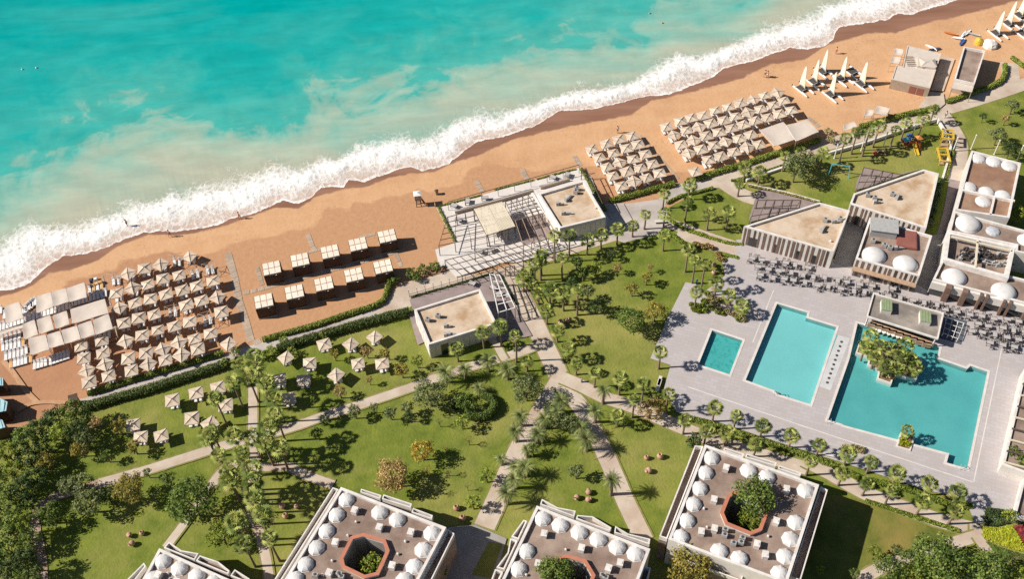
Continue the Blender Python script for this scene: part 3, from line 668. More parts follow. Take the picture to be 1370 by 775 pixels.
# ---- hotel blocks with white skylight domes
def octwall(t, oct_, zr):
    o = ccw(oct_); n = len(o); b = MB()
    b.add([(p.x, p.y, .02) for p in o] + [(p.x, p.y, zr) for p in o], [((i + 1) % n, i, n + i, n + (i + 1) % n) for i in range(n)]); b.build('courtyard_wall', 'concrete', t)
    out = inset(o, -.32); b = MB(); b.ring(out, inset(o, -.003), zr + .006, zr + .55, 0); b.build('courtyard_kerb', 'white_trim', t)
    b = MB(); b.ring(inset(o, -.42), inset(o, .06), zr + .553, zr + .63, 0); b.build('courtyard_coping', 'rim_orange', t)
    b = MB(); b.sheet(o, .03); b.build('courtyard_floor', 'mulch', t)
def hotel(label, roof_px, zt, dm, boxes, small, acs, oct_px, strips, bays):
    hole = ccw([Vector((p.x, p.y)) for p in W(oct_px, zt)])
    t, poly, zr = building('hotel_block', label, 'hotel', roof_px, zt, 'white_wall', 'roof_brown', 'white_trim', .5, .38, hole, group=None)
    octwall(t, hole, zr)
    domes(t, dm, zr); roof_bits(t, boxes, zr, 'box'); roof_bits(t, small, zr, 'small'); roof_bits(t, acs, zr, 'ac')
    for poly_px, z in strips + bays:
        pl = ccw([Vector((p.x, p.y)) for p in W(poly_px, z)])
        b = MB(); b.prism(pl, .0, z - .9); s_ = b.build('balcony', ['roof_brown'], t)
        b = MB(); b.ring(pl, inset(pl, .16), z - .897, z); b.build('balcony_parapet', 'white_trim', s_)
    return t, poly, zr
ZH = 7.0; ZB = 6.3
hotel('domed hotel block with a leafy octagonal courtyard beside the large pool and its hedge', [(943, 595), (1096, 649), (1053, 782), (894, 722)], ZH,
      px(tQ, [(610, 60), (570, 165), (528, 270), (485, 380), (442, 490), (898, 45), (1022, 90), (1280, 180), (1215, 393), (1180, 505), (1143, 620), (1107, 735), (703, 585), (838, 635)]) + [(951.6, 612)],
      px(tQ, [(745, 38), (665, 250), (580, 465), (668, 445), (952, 548), (1008, 620), (1080, 395), (1150, 180)]), px(tQ, [(930, 128), (620, 425), (1030, 485), (600, 300)]), px(tQ, [(740, 450), (735, 485), (855, 505), (845, 535), (795, 540)]),
      px(tQ, [(800, 205), (960, 250), (1015, 310), (968, 440), (908, 463), (755, 400), (728, 335), (770, 230)]),
      [([(929.5, 596.5), (941, 597.5), (892.5, 721.5), (882, 718)], ZB), ([(1098, 651), (1107.5, 656), (1071, 778), (1057, 772)], ZB - .1)],
      [(px(tG, [(735, 672), (868, 712), (860, 738), (728, 690)]), ZB), (px(tG, [(885, 712), (1085, 772), (1078, 797), (875, 735)]), ZB), (px(tQ, [(1100, 15), (1250, 65), (1243, 88), (1095, 38)]), ZB), (px(tQ, [(470, 585), (690, 665), (870, 725), (850, 790), (440, 640)]), 4.6)])
hotel('domed hotel block with an octagonal orange rimmed courtyard beside the yellow autumn tree', [(456, 652), (597, 706), (548, 800), (372, 790)], ZH,
      px(z9, [(847, 302), (810, 360), (772, 420), (735, 482), (693, 545), (655, 600), (972, 350), (1038, 377), (1168, 428), (1135, 490), (1102, 553), (1065, 603)]),
      px(z9, [(880, 348), (972, 412), (1090, 430), (808, 468), (1020, 555), (785, 582)]), px(tJ, [(1010, 390), (955, 480), (850, 650), (785, 745), (1340, 520), (1290, 605)]), px(tJ, [(900, 745), (915, 765), (740, 755)]),
      px(tJ, [(1060, 492), (1192, 530), (1215, 590), (1150, 735), (1070, 755), (935, 690), (925, 640), (990, 510)]),
      [([(445, 652.5), (453, 655), (368, 790), (358, 790)], ZB), ([(599, 708), (608, 714.5), (566, 800), (552, 796)], ZB - .1)],
      [(px(tJ, [(1045, 172), (1180, 215), (1172, 240), (1040, 195)]), ZB), (px(tJ, [(1195, 210), (1385, 272), (1378, 300), (1185, 240)]), ZB), (px(tP, [(22, 300), (155, 350), (148, 375), (12, 330)]), ZB)])
hotel('domed hotel block with zigzag balconies between the two diverging garden walks', [(718, 677), (870, 735), (846, 800), (660, 800)], ZH,
      px(tP, [(888, 367), (1008, 412), (1135, 460), (1262, 507), (782, 585), (727, 705)]) + px(z8, [(520, 480), (588, 505)]),
      px(tP, [(900, 480), (1150, 575), (860, 680), (1330, 710)]) + px(z8, [(530, 545)]), px(tP, [(1045, 575), (780, 745)]), px(tP, [(1290, 755), (1310, 770)]),
      px(z8, [(330, 523), (395, 540), (425, 590), (395, 660), (340, 680), (268, 640), (262, 590), (290, 535)]),
      [], [(px(tP, [(885, 240), (990, 297), (1112, 320), (1100, 358), (873, 276)]), ZB), (px(tP, [(1122, 348), (1225, 358), (1350, 432), (1338, 455), (1112, 372)]), ZB), (px(z8, [(512, 403), (560, 432), (643, 452), (640, 472), (508, 428)]), ZB),
       (px(tP, [(762, 380), (785, 388), (728, 510), (680, 492)]), ZB), (px(tP, [(672, 505), (722, 520), (632, 712), (580, 700), (655, 600)]), ZB), (px(tP, [(572, 710), (625, 728), (560, 860), (520, 850)]), ZB), (px(z8, [(618, 555), (645, 560), (632, 610), (600, 610)]), ZB - .3)])
hotel('domed hotel block reaching the corner past the short straight garden path', [(213, 734), (330, 786), (312, 850), (150, 850)], ZH,
      px(z9, [(160, 533), (222, 560), (287, 587), (350, 612)]) + px(tN, [(1020, 770)]), px(tN, [(1060, 755), (1180, 800)]), px(tN, [(1120, 735)]), px(tN, [(1150, 790)]),
      [(250, 800), (270, 806), (275, 818), (262, 835), (248, 838), (232, 826), (230, 815), (238, 803)],
      [], [(px(tN, [(1130, 528), (1215, 585), (1328, 605), (1300, 650), (1095, 568)]), ZB), (px(tN, [(1335, 618), (1460, 660), (1535, 720), (1525, 745), (1310, 655)]), ZB), (px(tJ, [(200, 712), (300, 775), (280, 800), (170, 755)]), ZB), (px(tN, [(962, 668), (975, 690), (890, 800), (840, 790)]), ZB)])
# ---- beach bar with the flat sandy roof
t, pl, zr = building('beach_bar', 'flat roofed beach bar with white walls beside the slatted pergola terrace', 'building', px(tK, [(860, 295), (1165, 205), (1312, 452), (1005, 527)]), 3.7)
roof_bits(t, px(tK, [(1045, 335), (990, 362), (1025, 425)]), zr, 'pipe'); roof_bits(t, px(tK, [(1120, 262), (1110, 285)]), zr, 'ac'); roof_bits(t, px(tK, [(1245, 385)]), zr, 'small')
a, e = G(*tK(1005, 527), 3.7), G(*tK(1312, 452), 3.7); fr = facade(t, a, e, 0)
for k in range(9): wall_piece(t, fr, fr[3] * (k + .1) / 9, fr[3] * (k + .93) / 9, .1, 3.2, .05, 'white_wall', 'wall_panel')
b = MB(); b.beam(G(*tK(830, 285), 3.0), G(*tK(990, 520), 3.0), 1.1, .25); b.build('canopy', 'white_trim', t)
pergola('slatted_pergola', 'cream slatted pergola roof over the seats of the beach bar terrace', px(tK, [(430, 400), (620, 350), (708, 515), (515, 573)]), 4, 3, 3.1, 'beam_dark', slat=22)
pergola('pergola', 'open dark beam pergola over the dining terrace by the sand', px(tK, [(255, 448), (428, 402), (515, 575), (195, 640)]), 3, 5, 2.9)
pergola('pergola', 'long open dark beam pergola between the beach bar and the promenade', px(tK, [(235, 738), (880, 570), (1010, 640), (350, 840)]), 13, 3, 2.7)
pergola('pergola', 'open pergola with closely set beams beside the beach bar wall', px(tK, [(640, 345), (830, 285), (905, 420), (700, 470)]), 5, 6, 3.0, 'beam_dark')
pergola('pergola', 'open pergola of rust brown beams over the dark timber floor', px(tK, [(705, 470), (890, 425), (985, 570), (760, 640)]), 4, 1, 3.0, 'wood')
pergola('pergola', 'ladder shaped pergola standing on sand beside the beach bar', px(tK, [(1150, 130), (1180, 122), (1290, 360), (1262, 368)]), 1, 5, 2.9)
patch('timber_floor', px(tK, [(705, 485), (890, 435), (965, 580), (760, 645)]), 'brown_deck')
# long seat bench runs along the front of the terrace
for k, (a0, a1) in enumerate((((300, 425), (600, 345)), ((600, 345), (820, 280)), ((870, 262), (1060, 205)))):
    a, e = G(*tK(*a0)), G(*tK(*a1)); tt = wthing('terrace_sofa', ['long grey sofa at the seaward end of the slatted pergola', 'long grey sofa facing the sea between pergolas', 'long grey sofa in front of the beach bar roof'][k], 'sofa', (a + e) / 2)
    d = (e - a).normalized(); n = Vector((-d.y, d.x, 0))
    b = MB(); b.beam(a + Vector((0, 0, .4)), e + Vector((0, 0, .4)), .8, .38); b.build('seat', 'table_top', tt)
    b = MB(); b.beam(a - n * .45 + Vector((0, 0, .85)), e - n * .45 + Vector((0, 0, .85)), .14, .83); b.build('backrest', 'pole', tt)
# beach-side rail
a, e = G(*tK(255, 350), 2.4), G(*tK(1135, 100), 2.4); t = wthing('beach_rail', 'long thin dark rail on posts along the sand in front of the terrace', 'railing', (a + e) / 2)
b = MB(); b.beam(a, e, .08, .10); b.build('rail', 'beam_dark', t)
for k in range(9):
    p = lerp(a, e, k / 8); b = MB(); b.box((p.x, p.y, 0), .09, .09, 2.298); b.box((p.x, p.y, 0), .22, .22, .05); b.build('post', 'pole', t)
# ---- garden bar
t, pl, zr = building('garden_bar', 'flat roofed white bar building beside the garden walk and its white frame', 'building', px(tE, [(30, 345), (470, 208), (583, 440), (128, 582)]), 3.6)
roof_bits(t, px(tE, [(120, 415), (190, 390)]), zr, 'ac'); roof_bits(t, px(tE, [(240, 455), (240, 515), (265, 510)]), zr, 'pipe')
a, e = G(*tE(128, 582), 3.6), G(*tE(583, 440), 3.6); fr = facade(t, a, e, 0)
wall_piece(t, fr, 1.9, 3.1, .05, 2.5, .06, 'glass_dark', 'door')
for k in range(12):
    if k not in (2, 3): wall_piece(t, fr, fr[3] * (k + .08) / 12, fr[3] * (k + .92) / 12, .08, 3.1, .05, 'white_wall', 'wall_panel')
a, e = G(*tE(30, 345), 3.6), G(*tE(128, 582), 3.6); fr = facade(t, a, e, 0)
for k in range(5): wall_piece(t, fr, fr[3] * (k + .08) / 5, fr[3] * (k + .92) / 5, .08, 3.1, .05, 'white_wall', 'wall_panel')
pergola('white_frame', 'white open frame canopy beside the garden bar', px(tE, [(535, 105), (600, 112), (705, 330), (592, 362)]), 2, 5, 3.2, 'beam_white', .14, .14)
pergola('walk_pergola', 'open dark pergola shading the garden walk beside the garden bar', px(tE, [(640, 60), (700, 50), (845, 330), (790, 350)]), 2, 7, 2.6)
a, e = G(*tE(0, 270)), G(*tE(590, 100)); t = wthing('terrace_fence', 'low dark rail fence with pale posts along the garden bar terrace', 'fence', (a + e) / 2)
for z in (.5, .95):
    b = MB(); b.beam(a + Vector((0, 0, z)), e + Vector((0, 0, z)), .06, .06); b.build('rail', 'beam_dark', t)
for k in range(12):
    p = lerp(a, e, (k + .02) / 11.05); b = MB(); b.box((p.x, p.y, 0), .09, .09, 2.2); b.box((p.x, p.y, 2.2), .14, .14, .05); b.build('post', 'beam_white', t)
# ---- restaurants with finned fronts
Z3 = 4.4
t, pl, zr = building('restaurant', 'trapezoid flat roofed restaurant with striped louvre front near the palm lawn', 'restaurant', px(z6, [(113, 397), (440, 293), (572, 328), (503, 507)]), Z3)
roof_bits(t, px(z6, [(465, 370), (530, 365)]), zr, 'ac'); roof_bits(t, px(z6, [(450, 415), (500, 375)]), zr, 'pipe'); roof_bits(t, px(z6, [(490, 457)]), zr, 'small')
fins(t, G(*z6(113, 397), Z3), G(*z6(503, 507), Z3), Z3, 3)
t, pl, zr = building('restaurant', 'pentagon flat roofed restaurant with striped louvre front beside the playground', 'restaurant', px(z6, [(588, 255), (890, 150), (957, 168), (902, 405), (572, 298)]), Z3 + .2)
roof_bits(t, px(z6, [(650, 262), (680, 275), (755, 258)]), zr, 'ac'); roof_bits(t, px(z6, [(775, 272), (680, 290)]), zr, 'pipe')
fins(t, G(*z6(572, 298), Z3 + .2), G(*z6(902, 405), Z3 + .2), Z3 + .2, 5)
t, pl, zr = building('restaurant', 'restaurant with two large white domes and a dark red roof panel', 'restaurant', px(z6, [(657, 358), (928, 437), (873, 612), (596, 536)]), Z3 - .1, roof='roof_brown')
domes(t, px(z6, [(678, 517), (814, 555)]), zr, DOMEB, 1.85, .25)
p = G(*z6(712, 420), zr); b = MB(); b.box((p.x, p.y, zr), 4.2, 2.8, 1.5, -.26); b.box((p.x, p.y, zr + 1.503), 4.5, 3.1, .12, -.26); b.build('plant_room', 'metal_grey', t)
p = G(*z6(815, 460), zr); b = MB(); b.box((p.x, p.y, zr), 3.2, 3.9, .5, -.26); b.box((p.x, p.y, zr + .502), 2.9, 3.6, .05, -.26); b.build('roof_panel', 'red_panel', t)
roof_bits(t, px(z6, [(672, 460), (745, 490), (720, 480)]), zr, 'ac'); roof_bits(t, px(z6, [(770, 490)]), zr, 'pipe')
fins(t, G(*z6(596, 536), Z3 - .1), G(*z6(873, 612), Z3 - .1), Z3 - .1, 9)
fr = facade(t, G(*z6(596, 536), Z3), G(*z6(873, 612), Z3), 0); b = MB()
wall_piece(t, fr, .0, fr[3], 2.35, 2.5, .9, 'wood', 'canopy')
# ---- domed spa complex
ZS = 5.0
t, pl, zr = building('spa_building', 'long white walled block with small domes and rust brown roof ponds', 'building', px(z6, [(1098, 68), (1312, 122), (1262, 360), (1028, 325)]), ZS, roof='roof_rust')
domes(t, px(z6, [(1128, 97), (1195, 112), (1262, 130), (1090, 222), (1165, 242), (1150, 284), (1235, 258)]), zr, DOMEM, 1.25, .3)
b = MB(); b.beam(G(*z6(1060, 238), zr + .5), G(*z6(1285, 285), zr + .5), .35, .5); b.build('roof_kerb', 'white_trim', t)
b = MB(); b.beam(G(*z6(1198, 268), zr + .45), G(*z6(1180, 345), zr + .45), .3, .45); b.build('roof_kerb', 'white_trim', t)
t, pl, zr = building('spa_building', 'white walled block with one large ribbed dome and a grey octagon hatch', 'building', px(z6, [(1022, 330), (1420, 438), (1400, 530), (1288, 505), (1290, 478), (1000, 418)]), ZS - .4, roof='roof_brown')
domes(t, px(z6, [(1085, 380)]), zr, DOMEB, 1.95, .25); domes(t, px(z6, [(1335, 452)]), zr, DOMEB, 1.3, .25); domes(t, px(z6, [(1192, 415)]), zr, DOMEG, 1.0, .25)
t, pl, zr = building('plant_court', 'walled roof court crowded with dark pipes and machinery', 'building', px(z6, [(992, 416), (1288, 482), (1258, 622), (975, 540)]), ZS - .6, roof='roof_brown', ph=1.3, th=.6)
rr = random.Random(4)
for k in range(46):
    x, y = lerp(1030, 1240, rr.random()), 0; y = 500 + (x - 1030) * .22 + rr.uniform(-22, 40); p = G(*z6(x, y), zr); b = MB()
    if k % 3: b.box((p.x, p.y, zr), rr.uniform(.4, .9), rr.uniform(.3, .6), rr.uniform(.4, 1.0), rr.uniform(-.4, .1)); b.lathe([(.14, 0), (.14, 1.1), (.05, 1.15)], 7, 0, (p.x, p.y, zr))
    else: b.tube((p.x, p.y, zr + .5), (p.x + 1.6, p.y - .5, zr + .5), .1, .1, 7); b.box((p.x, p.y, zr), .2, .2, .6)
    b.build('machine', rr.choice(('metal_dark', 'metal_grey', 'metal_dark')), t)
for (a0, a1) in (((1010, 440), (1270, 500)), ((1125, 455), (1115, 570))):
    b = MB(); b.beam(G(*z6(*a0), ZS - .4), G(*z6(*a1), ZS - .4), .3, .25); b.build('beam', 'slat_cream', t)
ZC = ZS - 1.2
t, pl, zr = building('terrace_pavilion', 'brown roofed block with two smooth white domes and pier front', 'building', px(z6, [(972, 538), (1420, 648), (1400, 748), (930, 626)]), ZC, roof='roof_brown')
domes(t, px(z6, [(1025, 612), (1240, 674)]), zr, DOMEB, 1.85, .25)
a, e = G(*z6(930, 626), ZC), G(*z6(1400, 748), ZC); fr = facade(t, a, e, 0)
wall_piece(t, fr, .1, fr[3], .05, 1.9, .04, 'glass_dark', 'window_band')
u = 2.2
for k, w_ in enumerate((.9, .8, .35, .35, .35, .35, .9, .9)):
    wall_piece(t, fr, u, u + w_, .02, ZC - .12, .9 if w_ > .5 else .8, 'louvre', 'pier'); u += (2.6 if k not in (2, 4) else .9)
wall_piece(t, fr, 0, fr[3], 1.92, ZC - .4, .35, 'white_wall', 'fascia')
# ---- pool bar
ZP = 2.75
t, pl, zr = building('pool_bar', 'flat grey roofed pool bar with two green roof hatches at the water', 'building', px(z7, [(745, 30), (990, 100), (970, 190), (722, 112)]), ZP, roof='roof_grey', ph=.3, th=.2, z0=ZP - .32)
core = inset(pl, 1.0); b = MB(); b.prism(core, .1, ZP - .33); b.build('bar_core', 'dark_wood', t)
b = MB(); b.sheet(inset(pl, .01), ZP - .325); b.build('ceiling', 'wood', t)
for p in inset(pl, .3): b = MB(); b.box((p.x, p.y, .1), .18, .18, ZP - .43); b.build('post', 'white_trim', t)
for q in ((790, 77), (924, 116)):
    p = G(*z7(*q), zr + .7); b = MB(); b.box((p.x, p.y, zr), 1.6, 2.2, 1.0, -.26, 0)
    c_, s_ = math.cos(-.26), math.sin(-.26); b.build('hatch_box', 'white_wall', t)
    b = MB()
    for k in range(4):
        x = -.63 + k * .42; b.box((p.x + x * c_, p.y + x * s_, zr + 1.003), .38, 2.3, .06, -.26)
    b.build('hatch_cover', 'green_metal', t)
a, e = G(*z7(735, 133), 1.0), G(*z7(950, 208), 1.0); b = MB(); b.beam(a, e, .8, .14); b.build('bar_counter', 'wood', t)
for k in range(9):
    p = lerp(a, e, (k + .3) / 9); b = MB(); b.box((p.x, p.y - .1, -.1), 1.3, .3, 1.1, -.3); b.build('counter_panel', 'wood', t)
for k in range(8):
    p = G(*z7(lerp(752, 862, k / 7), lerp(156, 192, k / 7)), .35); st = thing('bar_stool', 'round white pool bar stool, %s in the row from its palm end' % ['first', 'second', 'third', 'fourth', 'fifth', 'sixth', 'seventh', 'eighth'][k], 'stool', (p.x, p.y, 0), 0, 'stools in the water by the pool bar')
    b = MB(); b.tube((0, 0, -.64), (0, 0, .25), .12, .12, 8); b.build('pedestal', 'concrete', st); b = MB(); b.lathe([(.30, .25), (.34, .29), (.34, .34), (.28, .38)], 12); b.build('seat', 'white', st)
# ---- pavilion at the right edge of the deck
t, pl, zr = building('deck_pavilion', 'low pale pavilion with slatted bays along the far side of the pool deck', 'building', [(1371, 492), (1341, 622), (1430, 655), (1450, 520)], 2.7, 'white_wall', 'roof_brown', 'white_trim', .3)
for k in range(9):
    a = lerp(Vector((1372, 498)), Vector((1344, 618)), k / 8); p, q = G(a.x, a.y, 3.0), G(a.x + 90, a.y + 24, 3.0); b = MB(); b.beam(p, q, .18, .28); b.build('roof_beam', 'beam_dark' if k % 2 else 'slat_cream', t)
t, pl, zr = building('deck_pavilion', 'low pale wall and terrace corner beside the bright yellow planting', 'building', [(1369, 640), (1356, 690), (1430, 710), (1440, 660)], 1.6, 'white_wall', 'roof_brown')
# ---- walkway between the pools with black stepping studs
zl[0] = ZD + .01
ch = px(z7, [(622, 180), (664, 192), (596, 372), (553, 356)])
b = MB(); b.sheet(W(ch), ZD + .006); walk = struct(b.build('stepping_walkway', 'grate'))
for k in range(10):
    x, y = lerp(634, 585, k / 9), lerp(204, 345, k / 9); p = G(*z7(x, y)); b = MB(); b.lathe([(.22, 0), (.22, .04), (.16, .06)], 8, 0, (p.x, p.y, ZD + .008)); b.build('stud', 'metal_dark', walk)
b = MB(); b.sheet(W(px(z7, [(615, 178), (621, 180), (556, 352), (549, 350)])), ZD + .007); struct(b.build('water_channel', 'pool_floor_small'))
# ---- water sports huts on the sand
t, pl, zr = building('beach_hut', 'beige flat roofed water sports hut with an open pergola bay', 'hut', px(tR, [(590, 303), (818, 355), (742, 588), (484, 528), (515, 432), (560, 442)]), 2.3, 'wood_grey', 'canopy_white', 'canopy_white', .12, .2)
b = MB(); b.box(G(*tR(715, 425), 2.3) - Vector((0, 0, .1)), 3.4, 2.9, .45, -.28); b.build('roof_box', 'canopy_white', t)
b = MB(); p = G(*tR(715, 425), 2.3); b.add([p + Vector((-1.5, -1.3, .36)), p + Vector((1.6, -1.6, .36)), p + Vector((1.9, .9, .36)), p + Vector((-1.1, 1.3, .36)), p + Vector((-.5, -.4, .75)), p + Vector((.9, 0, .75))], [(0, 1, 5, 4), (1, 2, 5), (2, 3, 4, 5), (3, 0, 4)]); b.build('hip_roof', 'canopy_white', t)
for k in range(6):
    p = G(*tR(570 + k * 4, 375 + k * 12), 2.4); b = MB(); b.beam(p, p + Vector((1.7, -.2, 0)), .12, .1); b.build('slat', 'wood_grey', t)
fr = facade(t, G(*tR(484, 528), 2.3), G(*tR(742, 588), 2.3), 0)
for k in (3, 4): wall_piece(t, fr, fr[3] * k / 5 - .7, fr[3] * k / 5 + .5, .1, 1.7, .05, 'red_panel', 'doorway')
t, pl, zr = building('beach_hut', 'narrow brown roofed water sports hut with a white rear awning', 'hut', px(tR, [(968, 310), (1112, 337), (1040, 560), (905, 528)]), 3.2, 'wood_grey', 'roof_brown', 'white_trim', .5, .25)
b = MB(); b.prism([Vector((p.x, p.y)) for p in W(px(tR, [(905, 532), (1038, 564), (1022, 615), (885, 588)]), 2.6)], 2.5, 2.6); b.build('awning', 'canopy_white', t)
for q in ((890, 586), (1020, 612)):
    p = G(*tR(*q), 2.6); b = MB(); b.box((p.x, p.y, 0), .1, .1, 2.5); b.build('post', 'pole', t)
patch('paved_yard', px(tR, [(820, 380), (905, 400), (830, 615), (745, 610)]), 'path'); patch('paved_yard', px(tR, [(735, 620), (830, 630), (840, 700), (760, 770), (660, 720)]), 'path')
# ---- pale blue roofed shelters at the forest edge
for k, (q, lab) in enumerate(((((-22, 503), (4, 506), (4, 516), (-22, 518)), 'small pale blue roofed shelter beside the lounger rows'), (((-22, 522), (10, 538), (8, 550), (-22, 556)), 'pale blue corrugated shelter between two dark shadows on sand'), (((-22, 560), (3, 562), (7, 572), (-22, 580)), 'pale blue roofed shelter beside the forest edge'))):
    t, pl, zr = building('shelter', lab, 'shelter', list(q), 2.8, 'dark_wood', 'pale_blue', 'pale_blue', .12, .2)
    for j in range(4):
        a = lerp(pl[0], pl[1], (j + .5) / 4); e = lerp(pl[3], pl[2], (j + .5) / 4); b = MB(); b.beam((a.x, a.y, 2.86), (e.x, e.y, 2.86), .12, .12); b.build('roof_rib', 'pale_blue', t)
# ---- planters in the pool, low walls
def planter(label, poly_px, h, m='coping', z0=-.62, soil=True):
    pl = ccw([Vector((p.x, p.y)) for p in W(poly_px, h)]); c = sum(pl, Vector((0, 0))) / len(pl); t = wthing('planter', label, 'planter', c)
    b = MB(); b.ring(pl, inset(pl, .22), z0, h); b.build('wall', m, t); b = MB(); b.sheet(inset(pl, .2), h - .12); b.build('soil', 'mulch', t); return t
ISLE = px(z7, [(712, 190), (880, 240), (915, 262), (895, 330), (818, 312), (808, 346), (758, 328), (766, 294), (726, 280), (731, 254), (684, 238), (697, 200)])
planter('zigzag edged stone island planter in the large pool', ISLE, .35)
planter('small square stone planter set into the edge of the large pool', px(z7, [(840, 512), (890, 528), (874, 578), (824, 563)]), .40)
def wall_run(name, label, pts, h, w_, m='white_wall'):
    ww = [p for p in W(pts)]; t = wthing(name, label, 'wall', ww[0])
    for a, e in zip(ww, ww[1:]):
        b = MB(); b.beam((a.x, a.y, h), (e.x, e.y, h), w_, h); b.build('wall_section', m, t)
        d = (e - a).normalized() * .003; b = MB(); b.beam((a.x + d.x, a.y + d.y, h + .06), (e.x - d.x, e.y - d.y, h + .06), w_ + .08, .057); b.build('coping', 'white_trim', t)
wall_run('garden_wall', 'low pale wall enclosing the playground lawn and bending round its corner', px(tD, [(60, 262), (300, 195), (560, 105), (785, 35), (880, 190), (850, 330), (818, 435)]), .7, .3)
wall_run('garden_wall', 'low pale wall between the palm lawn and the restaurant forecourt', px(tC, [(890, 470), (1130, 520), (1370, 585)]), .45, .3)
wall_run('garden_wall', 'low pale wall along the promenade beside the feathery tree', px(tC, [(880, 440), (1010, 395), (1135, 352)]), .5, .3)
patch('forecourt', px(tC, [(960, 500), (1110, 520), (1370, 590), (900, 720), (900, 690)]), 'brown_deck')
patch('forecourt', px(tD, [(300, 350), (520, 400), (700, 350), (240, 510), (250, 440)]), 'brown_deck')
pergola('pergola', 'dark beam pergola in front of the trapezoid restaurant roof', px(tC, [(960, 560), (1250, 560), (1180, 660), (900, 720)]), 5, 3, 2.6)
pergola('pergola', 'dark beam pergola between playground and pentagon restaurant', px(tD, [(300, 340), (560, 390), (420, 450), (250, 490)]), 4, 3, 2.6)
b = MB(); pool_shade = [G(*p, 2.6) for p in px(tU, [(835, 560), (990, 605), (945, 745), (800, 715)])]
pergola('shade_frame', 'thin pale frame standing over the dark blue painted shadow beside the pool bar', px(tU, [(855, 575), (970, 610), (930, 715), (830, 675)]), 3, 3, 1.1, 'white_trim', .08, .08, posts=True)
patch('paved_yard', px(z6, [(560, 345), (640, 372), (588, 590), (500, 560)]), 'concrete'); patch('paved_yard', px(z6, [(925, 440), (1000, 430), (925, 690), (860, 650)]), 'concrete')
ORD = ['first', 'second', 'third', 'fourth', 'fifth', 'sixth', 'seventh', 'eighth', 'ninth', 'tenth', 'eleventh', 'twelfth', 'thirteenth', 'fourteenth']
# ================================================================== PLANTS
def fan_crown(seed, n=24, r=1.0):
    rn = random.Random(seed); b = MB()
    for i in range(n):
        az = i * 2.39996 + rn.uniform(-.25, .25); f = i / (n - 1); el = R_(76 - 108 * f ** .8 + rn.uniform(-9, 9))
        mi = 3 if (f > .94) else rn.choice((0, 0, 1, 2, 2) if f < .55 else (0, 0, 1, 1, 2))
        d = Vector((math.cos(el) * math.cos(az), math.cos(el) * math.sin(az), math.sin(el))); s = Vector((-math.sin(az), math.cos(az), 0)); u = d.cross(s)
        if u.z < 0: u = -u
        pet = r * rn.uniform(.62, .85); R = r * rn.uniform(.55, .74); c = d * pet
        b.add([s * .03, -s * .03, c + s * .02, c - s * .02], [(0, 1, 3, 2)], mi)
        K = 7; pts = []; sp = rn.uniform(1.25, 1.6)
        for k in range(2 * K + 1):
            ph = -sp + 2 * sp * k / (2 * K); tip = k % 2 == 1
            L = R * (1.0 if tip else .52) * (1 - .18 * (ph / sp) ** 2) * rn.uniform(.9, 1.08)
            q = c + (d * math.cos(ph) + s * math.sin(ph)) * L
            q = q - Vector((0, 0, 1)) * ((.26 if tip else .04) * R) + u * ((.06 if tip else -.05) * R)
            pts.append(q)
        for k in range(2 * K): b.add([c, pts[k], pts[k + 1]], [(0, 1, 2)], mi)
    return b.mesh('palm_crown', ['fan_a', 'fan_b', 'fan_c', 'fan_dead'])
def date_crown(seed, n=38, L=2.6):
    rn = random.Random(seed); b = MB()
    for i in range(n):
        az = i * 2.39996 + rn.uniform(-.2, .2); f = i / (n - 1); e0 = R_(82 - 92 * f); ln = L * rn.uniform(.85, 1.1) * (.75 + .25 * min(1, f * 2.5)); mi = rn.choice((0, 0, 1, 2))
        p = Vector((0, 0, 0)); el = e0; K = 9; prev = None; hd = Vector((math.cos(az), math.sin(az), 0)); sd = Vector((-math.sin(az), math.cos(az), 0))
        for k in range(K + 1):
            d = hd * math.cos(el) + Vector((0, 0, math.sin(el))); u = sd.cross(d)
            if u.z < 0: u = -u
            if prev is not None:
                b.add([prev - sd * .03, prev + sd * .03, p + sd * .03, p - sd * .03], [(0, 1, 2, 3)], mi)
                t = k / K; ll = .50 * math.sin(min(1, t * 1.15 + .12) * math.pi) ** .6 + .08
                for sg in (-1, 1):
                    for h in (0, .5):
                        o = lerp(prev, p, h); w_ = (p - prev) * .34; q = o + d * ll * .65 + sd * sg * ll * .75 + u * ll * .22 - Vector((0, 0, .1 * ll))
                        b.add([o, o + w_, q], [(0, 1, 2)], mi)
            prev = p.copy(); p = p + d * (ln / K); el -= R_(9 + 6 * (k / K))
    for k in range(5):
        a = k * 1.3; b.tube((0, 0, -.1), (.3 * math.cos(a), .3 * math.sin(a), .25), .1, .14, 5, 3)
    return b.mesh('palm_crown', ['date_a', 'date_b', 'date_c', 'date_heart'])
def trunk_mesh(r0, r1, bend, n=8, m='palm_bark', k=5):
    b = MB(); vs_ = []
    for j in range(k + 1):
        t = j / k; r = lerp(r0, r1, t) * (1.25 if j == 0 else 1) ; x = bend * math.sin(t * math.pi)
        for i in range(n): a = i * 2 * math.pi / n; vs_.append((x + r * math.cos(a), r * math.sin(a), t))
    b.add(vs_, [(j * n + i, j * n + (i + 1) % n, (j + 1) * n + (i + 1) % n, (j + 1) * n + i) for j in range(k) for i in range(n)]); return b.mesh('palm_trunk', m, True)
FANS = [fan_crown(s, 27 + s % 3 * 2, 1.08) for s in range(7)]
DATES = [date_crown(s) for s in range(4)]
FTR = [trunk_mesh(.17, .125, bd) for bd in (0, .06, -.08, .12)]; DTR = [trunk_mesh(.26, .22, bd) for bd in (0, .05)]
def solve_h(cx, cy, by):
    lo, hi = .3, 14
    for _ in range(24):
        h = (lo + hi) / 2; c = G(cx, cy, h); y = P((c.x, c.y, 0))[1]
        if y < by: lo = h
        else: hi = h
    return h
npal = [0]
